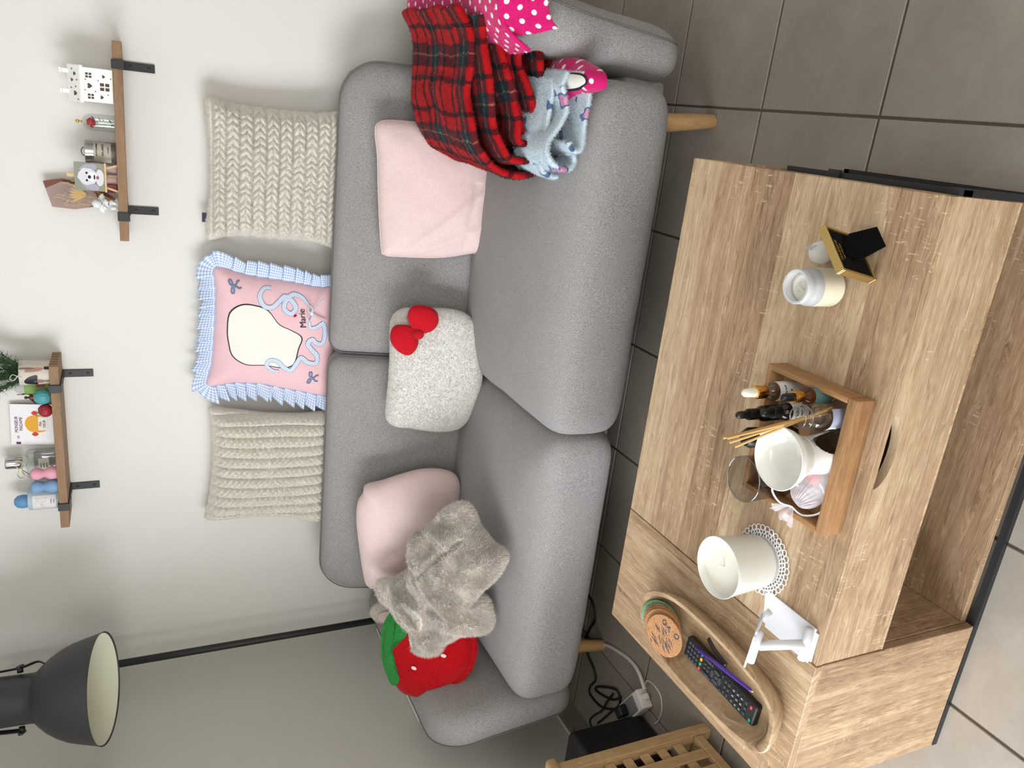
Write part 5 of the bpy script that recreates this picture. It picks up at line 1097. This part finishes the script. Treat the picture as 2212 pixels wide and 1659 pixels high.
def textured_ball(label, c, r, col, squash, grp):
    o = thing('patterned_ball', label, 'ornament', (c[0], c[1], c[2] - r * squash), grp); bm = bmesh.new(); bmesh.ops.create_icosphere(bm, subdivisions=5, radius=r)
    P_ = np.array([v.co for v in bm.verts]); f = 1 + .07 * np.abs(vnoise(P_ / r * 3.2 + 3, 4)) + .05 * np.abs(vnoise(P_ / r * 6.5, 8))
    for v, q in zip(bm.verts, f): v.co = Vector((v.co.x * q, v.co.y * q, v.co.z * q * squash)) + Vector(c)
    from_bm('ball', bm, plain('ball_' + grp[:0] + str(int(col[0])), rgb(*col), .55), o, True); return o
tbn = textured_ball('teal textured round ornament on the left shelf', (-.986, 2.685, ZL + .0250), .0225, (78, 156, 162), 1.1, 'textured balls on the left shelf')
rbn = textured_ball('dark red textured round ornament beside the teal one', (-1.031, 2.682, ZL + .0205), .0200, (158, 30, 48), 1.0, 'textured balls on the left shelf')
tubeo('green_string', [tuple(p) for p in catmull([(-1.033, 2.672, ZL + .040), (-1.042, 2.665, ZL + .046), (-1.036, 2.664, ZL + .036), (-1.024, 2.664, ZL + .044), (-1.035, 2.660, ZL + .034)], 6)], .0009, GREENP, rbn, 6)
st = thing('bronze_statuette', 'small dark bronze statuette of a robed woman on the left shelf', 'figurine', (-1.004, 2.735, ZL)); B = Vector((-1.006, 2.738, ZL)); BRZ = plain('aged_bronze', rgb(98, 74, 46), .4, .7, .4)
latheo('robe', [(0, 0), (.014, 0), (.015, .006), (.012, .012), (.0105, .030), (.0085, .046), (.0095, .056), (.009, .064), (.0035, .069), (.0030, .072)], tuple(B), BRZ, st, seg=24)
bm = bmesh.new(); bmesh.ops.create_icosphere(bm, subdivisions=2, radius=.0052, matrix=Matrix.Translation(B + Vector((0, 0, .0765)))); from_bm('head', bm, BRZ, st, True)
tubeo('arm', [B + Vector((-.008, 0, .062)), B + Vector((-.016, -.004, .054)), B + Vector((-.012, -.008, .044))], .0025, BRZ, st, 8); tubeo('raised_arm', [B + Vector((.008, 0, .062)), B + Vector((.014, -.002, .072)), B + Vector((.013, -.004, .086))], .0023, BRZ, st, 8); tubeo('staff', [B + Vector((.013, -.004, .040)), B + Vector((.013, -.004, .100))], .0012, BRZ, st, 6)
bk_ = thing('book', 'small square white children\'s book with purple title, standing on the left shelf', 'book', (-1.113, 2.76, ZL)); RB = Matrix.Translation((-1.113, 2.765, ZL)) @ Matrix.Rotation(-.10, 4, 'X') @ Matrix.Rotation(.03, 4, 'Y')
boxo('cover', (-.070, -.0035, 0), (.070, -.0025, .130), plain('white_cover', rgb(236, 234, 236), .35), bk_, 0, 1, RB); boxo('pages', (-.068, -.0024, .001), (.069, .0022, .129), PRINTW, bk_, 0, 1, RB); boxo('back_cover', (-.070, .0023, 0), (.070, .0033, .130), plain('lilac_cover', rgb(136, 104, 150), .4), bk_, 0, 1, RB); boxo('purple_tab', (-.069, -.0042, .103), (-.061, -.0036, .116), TEXT_PURPLE, bk_, 0, 1, RB)
XT = Matrix.Rotation(PI / 2, 4, 'X')
def bt_(body, s_, x, z, mat=TEXT_PURPLE, sq=1.0): lettering(body, s_, RB @ Matrix.Translation((x, -.0040, z)) @ XT, mat, bk_, None, sq)
bt_('LES', .0085, -.044, .1095, TEXT_PURPLE, .8); bt_('MONSIEUR', .0135, .0, .1135, TEXT_PURPLE, .85); bt_('MADAME', .0135, .002, .1005, TEXT_PURPLE, .85)
def bshape(nm, pts, mat, lift): 
    bm = bmesh.new(); prism(bm, [RB @ Vector((x, -.0037 - lift, z)) for x, z in catmull(pts, 5, True)], (0, 0, 0), RB.to_3x3() @ Vector((0, -.0003, 0))); from_bm(nm, bm, mat, bk_)
bshape('orange_circle', [(-.028, .050), (-.022, .078), (.002, .090), (.026, .080), (.034, .052), (.022, .028), (-.016, .026)], plain('orange_print', rgb(226, 162, 44), .6), 0)
for sx in (-.034, .040): bshape('red_spot', [(sx - .007, .062), (sx, .071), (sx + .008, .062), (sx, .052)], plain('red_print', rgb(204, 50, 54), .6), .0002)
boxo('white_panel', (-.020, -.0046, .024), (.027, -.0040, .052), PRINTW, bk_, 0, 1, RB)
lettering('MA', .011, RB @ Matrix.Translation((.003, -.0050, .0455)) @ XT, TEXT_PURPLE, bk_); lettering('SŒUR', .011, RB @ Matrix.Translation((.003, -.0050, .0345)) @ XT, TEXT_PURPLE, bk_, None, .9)
pf = thing('perfume_bottle', 'large rectangular clear perfume bottle with silver cap and cream bow on the left shelf', 'bottle', (-1.235, 2.735, ZL))
boxo('flask', (-1.284, 2.722, ZL), (-1.190, 2.762, ZL + .092), CLEAR, pf, .010, 4, None, 40); boxo('perfume', (-1.278, 2.728, ZL + .006), (-1.196, 2.756, ZL + .070), glass('pale_perfume', (.93, .93, .88, 1), .02, 1, 1.36), pf, .008, 3, None, 40); boxo('label_panel', (-1.262, 2.7205, ZL + .026), (-1.212, 2.7215, ZL + .056), plain('champagne_label', rgb(206, 204, 190), .5), pf)
for k in range(3): lettering(['eau de', 'parfum', '100 ml'][k], .006, Matrix.Translation((-1.237, 2.7200, ZL + .049 - k * .008)) @ XT, TEXT_DARK, pf)
latheo('neck', [(.012, .090), (.012, .104)], (-1.236, 2.742, ZL), CLEAR, pf); latheo('cap', [(0, .102), (.0175, .102), (.0185, .104), (.0185, .148), (.0165, .150), (0, .150)], (-1.232, 2.742, ZL), plain('chrome', rgb(190, 190, 192), .12, 1.0), pf)
CRB = plain('cream_ribbon', rgb(224, 214, 184), .6); kb = Vector((-1.243, 2.716, ZL + .106)); bm = bmesh.new()
for P2 in ([(0, 0), (.014, .012), (.030, .008), (.024, -.006), (0, 0)], [(0, 0), (-.014, .010), (-.030, .002), (-.022, -.010), (0, 0)], [(0, 0), (.010, -.008), (.036, -.020), (.048, -.014)], [(0, 0), (-.012, -.016), (-.034, -.034), (-.046, -.042)]): tube(bm, [kb + Vector((x, -.004, z)) for x, z in catmull(P2, 6)], .002, 8, True, False, (.0050, .0010))
bmesh.ops.create_icosphere(bm, subdivisions=2, radius=.0065, matrix=Matrix.Translation(kb + Vector((0, -.004, 0)))); from_bm('ribbon_bow', bm, CRB, pf, True)
tag(latheo('small_vase', [(0, 0), (.017, 0), (.020, .006), (.021, .020), (.015, .032), (.012, .038), (.0175, .048), (.020, .058), (.016, .070), (.006, .076), (0, .077)], (-1.243, 2.672, ZL), plain('matt_pink', rgb(226, 160, 178), .6), None), 'matt pink gourd-shaped ornament in front of the perfume bottle', 'ornament', 'gourd-shaped ornaments on the left shelf')
tag(latheo('small_vase', [(0, 0), (.018, 0), (.021, .006), (.022, .022), (.016, .034), (.013, .040), (.0185, .050), (.021, .060), (.017, .072), (.007, .078), (0, .079)], (-1.290, 2.672, ZL), plain('matt_blue', rgb(122, 160, 200), .6), None), 'matt blue gourd-shaped ornament between the perfume and the frosted jar', 'ornament', 'gourd-shaped ornaments on the left shelf')
jr = thing('jar_candle', 'frosted pale blue glass jar with printed label and round blue lid', 'candle', (-1.358, 2.725, ZL)); B = (-1.356, 2.722, ZL)
latheo('jar', [(0, 0), (.034, 0), (.036, .003), (.036, .088), (.034, .092), (0, .092)], B, plain('frosted_blue_glass', rgb(176, 194, 202), .35), jr, seg=48); label_band('paper_label', .0362, .012, .078, -2.25, -.85, B, PALELAB, jr)
bm = bmesh.new(); g = random.Random(2)
for k in range(60):
    a0, z0, da, dz = g.uniform(-2.15, -1.05), g.uniform(.036, .072), g.uniform(-.16, .16), g.uniform(-.008, .008); tube(bm, [(B[0] + .0367 * math.cos(a0 + da * t), B[1] + .0367 * math.sin(a0 + da * t), B[2] + z0 + dz * t) for t in (0, .5, 1)], .00022, 4)
from_bm('label_drawing', bm, GREYP, jr)['kind'] = 'stuff'
wrap_text('Coton', .006, .0362, .026, -1.45, B, TEXT_DARK, jr); wrap_text('bougie', .0045, .0362, .018, -1.45, B, TEXT_DARK, jr)
latheo('blue_lid', [(0, .0925), (.018, .0925), (.0215, .098), (.0225, .110), (.019, .124), (.010, .132), (0, .134)], (-1.362, 2.722, ZL), plain('blue_lid', rgb(96, 146, 192), .6), jr)

# ------------------------------------------------------------------ floor lamp
lp = thing('floor_lamp', 'tall dark grey floor lamp with bell shade and straight black pole in the corner', 'floor lamp', (-2.012, 2.655, 0))
latheo('base', [(0, 0), (.098, 0), (.100, .004), (.098, .022), (.02, .026), (0, .026)], (-2.012, 2.655, 0), LAMPM, lp, seg=48)
tubeo('pole', [(-2.012, 2.655, .02), (-2.012, 2.655, 1.0), (-2.012, 2.655, 1.98)], .0135, BLACK, lp, 20)
ax_ = Vector((-.11, .205, .97)).normalized(); RC = Vector((-1.815, 2.29, 1.620))
prof = [(.168, 0), (.1676, .004), (.163, .022), (.156, .050), (.146, .085), (.131, .118), (.113, .146), (.094, .168), (.081, .181), (.0755, .187)]
o = latheo('shade', [(.170, -.003)] + prof + [(.0740, .205), (.0745, .260), (.075, .315), (.071, .322), (.03, .33), (0, .33)], tuple(RC), LAMPM, lp, tuple(ax_), 80, 50)
latheo('shade_lining', [(.1658, .001)] + [(r - .0035, h + .001) for r, h in prof[1:]] + [(0, .20)], tuple(RC), LAMPIN, lp, tuple(ax_), 80, 50)
bm = bmesh.new(); bmesh.ops.create_icosphere(bm, subdivisions=3, radius=.03, matrix=Matrix.Translation(RC + ax_ * .145)); from_bm('bulb', bm, OPAL, lp, True)
Ml = frame_mtx(RC, (1, .5, 0), ax_)
for sx in (1, -1):
    k0 = Ml @ Vector((sx * .080, 0, .232)); k1 = Ml @ Vector((sx * .098, 0, .232)); tubeo('wing_screw', [k0, k1], .0085, BLACK, lp, 12)
    bmw = bmesh.new(); box(bmw, (-.004, -.018, -.006), (.004, .018, .006), .002, 2, Matrix.Translation(k1) @ Ml.to_3x3().to_4x4()); from_bm('wing_nut', bmw, BLACK, lp, 30)
yk = [Ml @ Vector(p) for p in ((.098, 0, .165), (.106, 0, .185), (.094, 0, .232), (.084, 0, .33), (.05, 0, .40), (0, 0, .42), (-.05, 0, .40), (-.084, 0, .33), (-.092, 0, .232))]
tubeo('yoke', [tuple(p) for p in catmull(yk, 6)], .004, BLACK, lp, 8, True, False, (.009, .0022))
top = Ml @ Vector((0, 0, .42)); tubeo('gooseneck', [tuple(p) for p in catmull([top, top + Vector((-.02, .04, .04)), top + Vector((-.08, .16, .05)), Vector((-2.012, 2.655, 1.98))], 8)], .011, BLACK, lp, 14)

# ------------------------------------------------------------------ white unit between armrest and wall
wu = thing('low_unit', 'narrow white laminate unit squeezed between left armrest and wall', 'cabinet', (-2.10, 2.4, 0))
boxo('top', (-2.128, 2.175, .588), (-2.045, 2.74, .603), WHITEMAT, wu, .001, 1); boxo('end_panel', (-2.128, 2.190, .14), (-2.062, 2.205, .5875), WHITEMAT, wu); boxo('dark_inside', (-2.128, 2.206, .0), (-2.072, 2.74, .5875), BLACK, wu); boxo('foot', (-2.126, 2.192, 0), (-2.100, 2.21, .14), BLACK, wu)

# ------------------------------------------------------------------ wooden basket-table at the left front
bs = thing('slatted_side_table', 'square wooden storage table with lattice sides left of the coffee table', 'side table', (-1.875, 1.155, 0))
X0_, X1_, Y0_, Y1_, ZTOP = -2.110, -1.630, .930, 1.408, .535
for x in (X0_, X1_ - .034):
    for y in (Y0_, Y1_ - .034): boxo('post', (x, y, 0), (x + .034, y + .034, .505), BASKETW, bs, .003, 2)
for y in (Y0_ + .005, Y1_ - .025):
    boxo('rail', (X0_ + .0345, y, .035), (X1_ - .0345, y + .02, .065), BASKETW, bs, .002, 1); boxo('rail', (X0_ + .0345, y, .470), (X1_ - .0345, y + .02, .504), BASKETW, bs, .002, 1)
for x in (X0_ + .005, X1_ - .025):
    boxo('rail', (x, Y0_ + .0345, .035), (x + .02, Y1_ - .0345, .065), BASKETW, bs, .002, 1); boxo('rail', (x, Y0_ + .0345, .470), (x + .02, Y1_ - .0345, .504), BASKETW, bs, .002, 1)
n_s = 7; pit = (Y1_ - Y0_ - .069) / n_s
for k in range(1, n_s + 0):
    yy = Y0_ + .0345 + k * pit; boxo('slat', (X1_ - .014, yy - .0155, .0655), (X1_ - .008, yy + .0155, .4695), BASKETW, bs, .001, 1)
    xx = X0_ + .0345 + k * pit; boxo('slat', (xx - .0155, Y0_ + .008, .0655), (xx + .0155, Y0_ + .014, .4695), BASKETW, bs, .001, 1)
    boxo('slat', (X1_ - .0205, Y0_ + .035, .0655 + (k - .5) * .0578 + .016), (X1_ - .0145, Y1_ - .035, .0655 + (k - .5) * .0578 + .046), BASKETW, bs, .001, 1)
    boxo('slat', (X0_ + .035, Y0_ + .0145, .0655 + (k - .5) * .0578 + .016), (X1_ - .035, Y0_ + .0205, .0655 + (k - .5) * .0578 + .046), BASKETW, bs, .001, 1)
boxo('bottom', (X0_ + .03, Y0_ + .03, .05), (X1_ - .03, Y1_ - .03, .058), BASKETW, bs)
boxo('top', (X0_ - .012, Y0_ - .012, .506), (X1_ + .012, Y1_ + .012, ZTOP), BASKETW, bs, .008, 3, None, 30)
ct = Blob([(-.17, 0), (-.13, .13), (0, .16), (.14, .13), (.18, 0), (.14, -.13), (0, -.16), (-.13, -.13)], (-1.86, 1.17, .22), (1, 0, 0), (0, 1, 0), .20, .15, 3, .5, 30, 120, .02, 8, 3)
tag(ct.build('red_blanket', REDV, None), 'red fabric seen through the lattice of the wooden storage table', 'blanket')
bb = Blob([(-.05, 0), (-.04, .05), (0, .06), (.04, .05), (.05, 0), (.04, -.05), (0, -.06), (-.04, -.05)], (-1.71, 1.32, .34), (1, 0, 0), (0, 1, 0), .12, .09, 2.4, .5, 20, 90, .01, 16, 4); tag(bb.build('white_fleece', PLUSHW, None), 'white curly fleece seen through the lattice near the back post', 'blanket')
tag(boxo('navy_mat', (-2.12, 1.43, 0), (-1.90, 1.62, .012), plain('navy_fabric', rgb(30, 34, 70), .9), None, .004, 2), 'navy blue cloth edge on the floor behind the wooden storage table', 'cloth')

# ------------------------------------------------------------------ black box, power strip and cables by the wall
blk = thing('black_bin', 'upright black plastic box behind the wooden storage table, near the cables', 'box', (-1.93, 1.59, 0))
boxo('housing', (-2.060, 1.500, 0), (-1.828, 1.690, .286), DARKPL, blk, .022, 5, None, 40); boxo('side_seam', (-2.062, 1.498, .262), (-1.826, 1.692, .2635), RUBBER, blk, .0, 1)
pw = thing('power_strip', 'white and grey power strip lying on the floor by the black box', 'power strip', (-1.77, 1.70, 0)); PM = Matrix.Translation((-1.800, 1.694, 0)) @ Matrix.Rotation(-.52, 4, 'Z')
boxo('body', (-.090, -.032, .001), (.062, .032, .040), WHITEMAT, pw, .004, 3, PM, 30); boxo('grey_cover', (-.084, -.026, .0385), (.030, .026, .046), plain('grey_plastic', rgb(118, 120, 122), .5), pw, .003, 2, PM, 30)
boxo('plug', (-.060, -.018, .0465), (-.020, .018, .078), RUBBER, pw, .006, 3, PM, 30); boxo('cable_gland', (.060, -.010, .010), (.078, .010, .030), WHITEMAT, pw, .003, 2, PM, 30)
WCAB, BCAB = plain('white_cable', rgb(206, 204, 196), .5), plain('black_cable', rgb(22, 22, 24), .5)
def cable(label, pts, r, mat, z=.0): 
    P_ = catmull([(x, y, (z if len(p_) == 2 else p_[2]) + r) for p_ in pts for x, y in (p_[:2],)], 7); return tag(tubeo('cable', [tuple(p) for p in P_], r, mat, None, 10), label, 'cable', 'cables under the sofa end')
cable('thick white cable curving from under the sofa leg to the power strip', [(-1.90, 2.25), (-1.84, 2.12), (-1.79, 2.02), (-1.735, 1.925), (-1.712, 1.86), (-1.695, 1.79), (-1.692, 1.725, .008), (-1.718, 1.668, .016)], .0062, WCAB)
cable('thin white cable looping out behind the power strip', [(-1.835, 1.695), (-1.790, 1.655, .002), (-1.745, 1.690), (-1.705, 1.690), (-1.690, 1.655), (-1.700, 1.610), (-1.745, 1.590), (-1.79, 1.597), (-1.812, 1.610)], .0026, WCAB)
cable('black cable looping near the front sofa leg then running to the power strip', [(-1.62, 2.16), (-1.634, 2.096), (-1.650, 2.05), (-1.70, 2.025), (-1.76, 2.050), (-1.815, 2.060), (-1.857, 2.030), (-1.881, 1.980), (-1.915, 1.960), (-1.965, 1.985), (-1.992, 1.975), (-1.985, 1.90), (-1.93, 1.82), (-1.87, 1.76)], .0042, BCAB)
cable('black cable tied in a triangular bundle on the floor tiles', [(-1.86, 1.80), (-1.90, 1.835, .004), (-1.935, 1.90), (-1.950, 1.948), (-1.925, 1.935, .003), (-1.868, 1.860, .006), (-1.850, 1.818, .004), (-1.89, 1.80), (-1.96, 1.84), (-2.02, 1.875), (-2.06, 1.90)], .0040, BCAB)
cable('black cable sweeping along the wall behind the black box', [(-1.875, 1.838, .008), (-1.93, 1.862, .008), (-1.99, 1.885, .006), (-2.05, 1.93), (-2.095, 1.95), (-2.105, 1.915), (-2.075, 1.86), (-2.02, 1.80), (-1.97, 1.74)], .0036, BCAB)
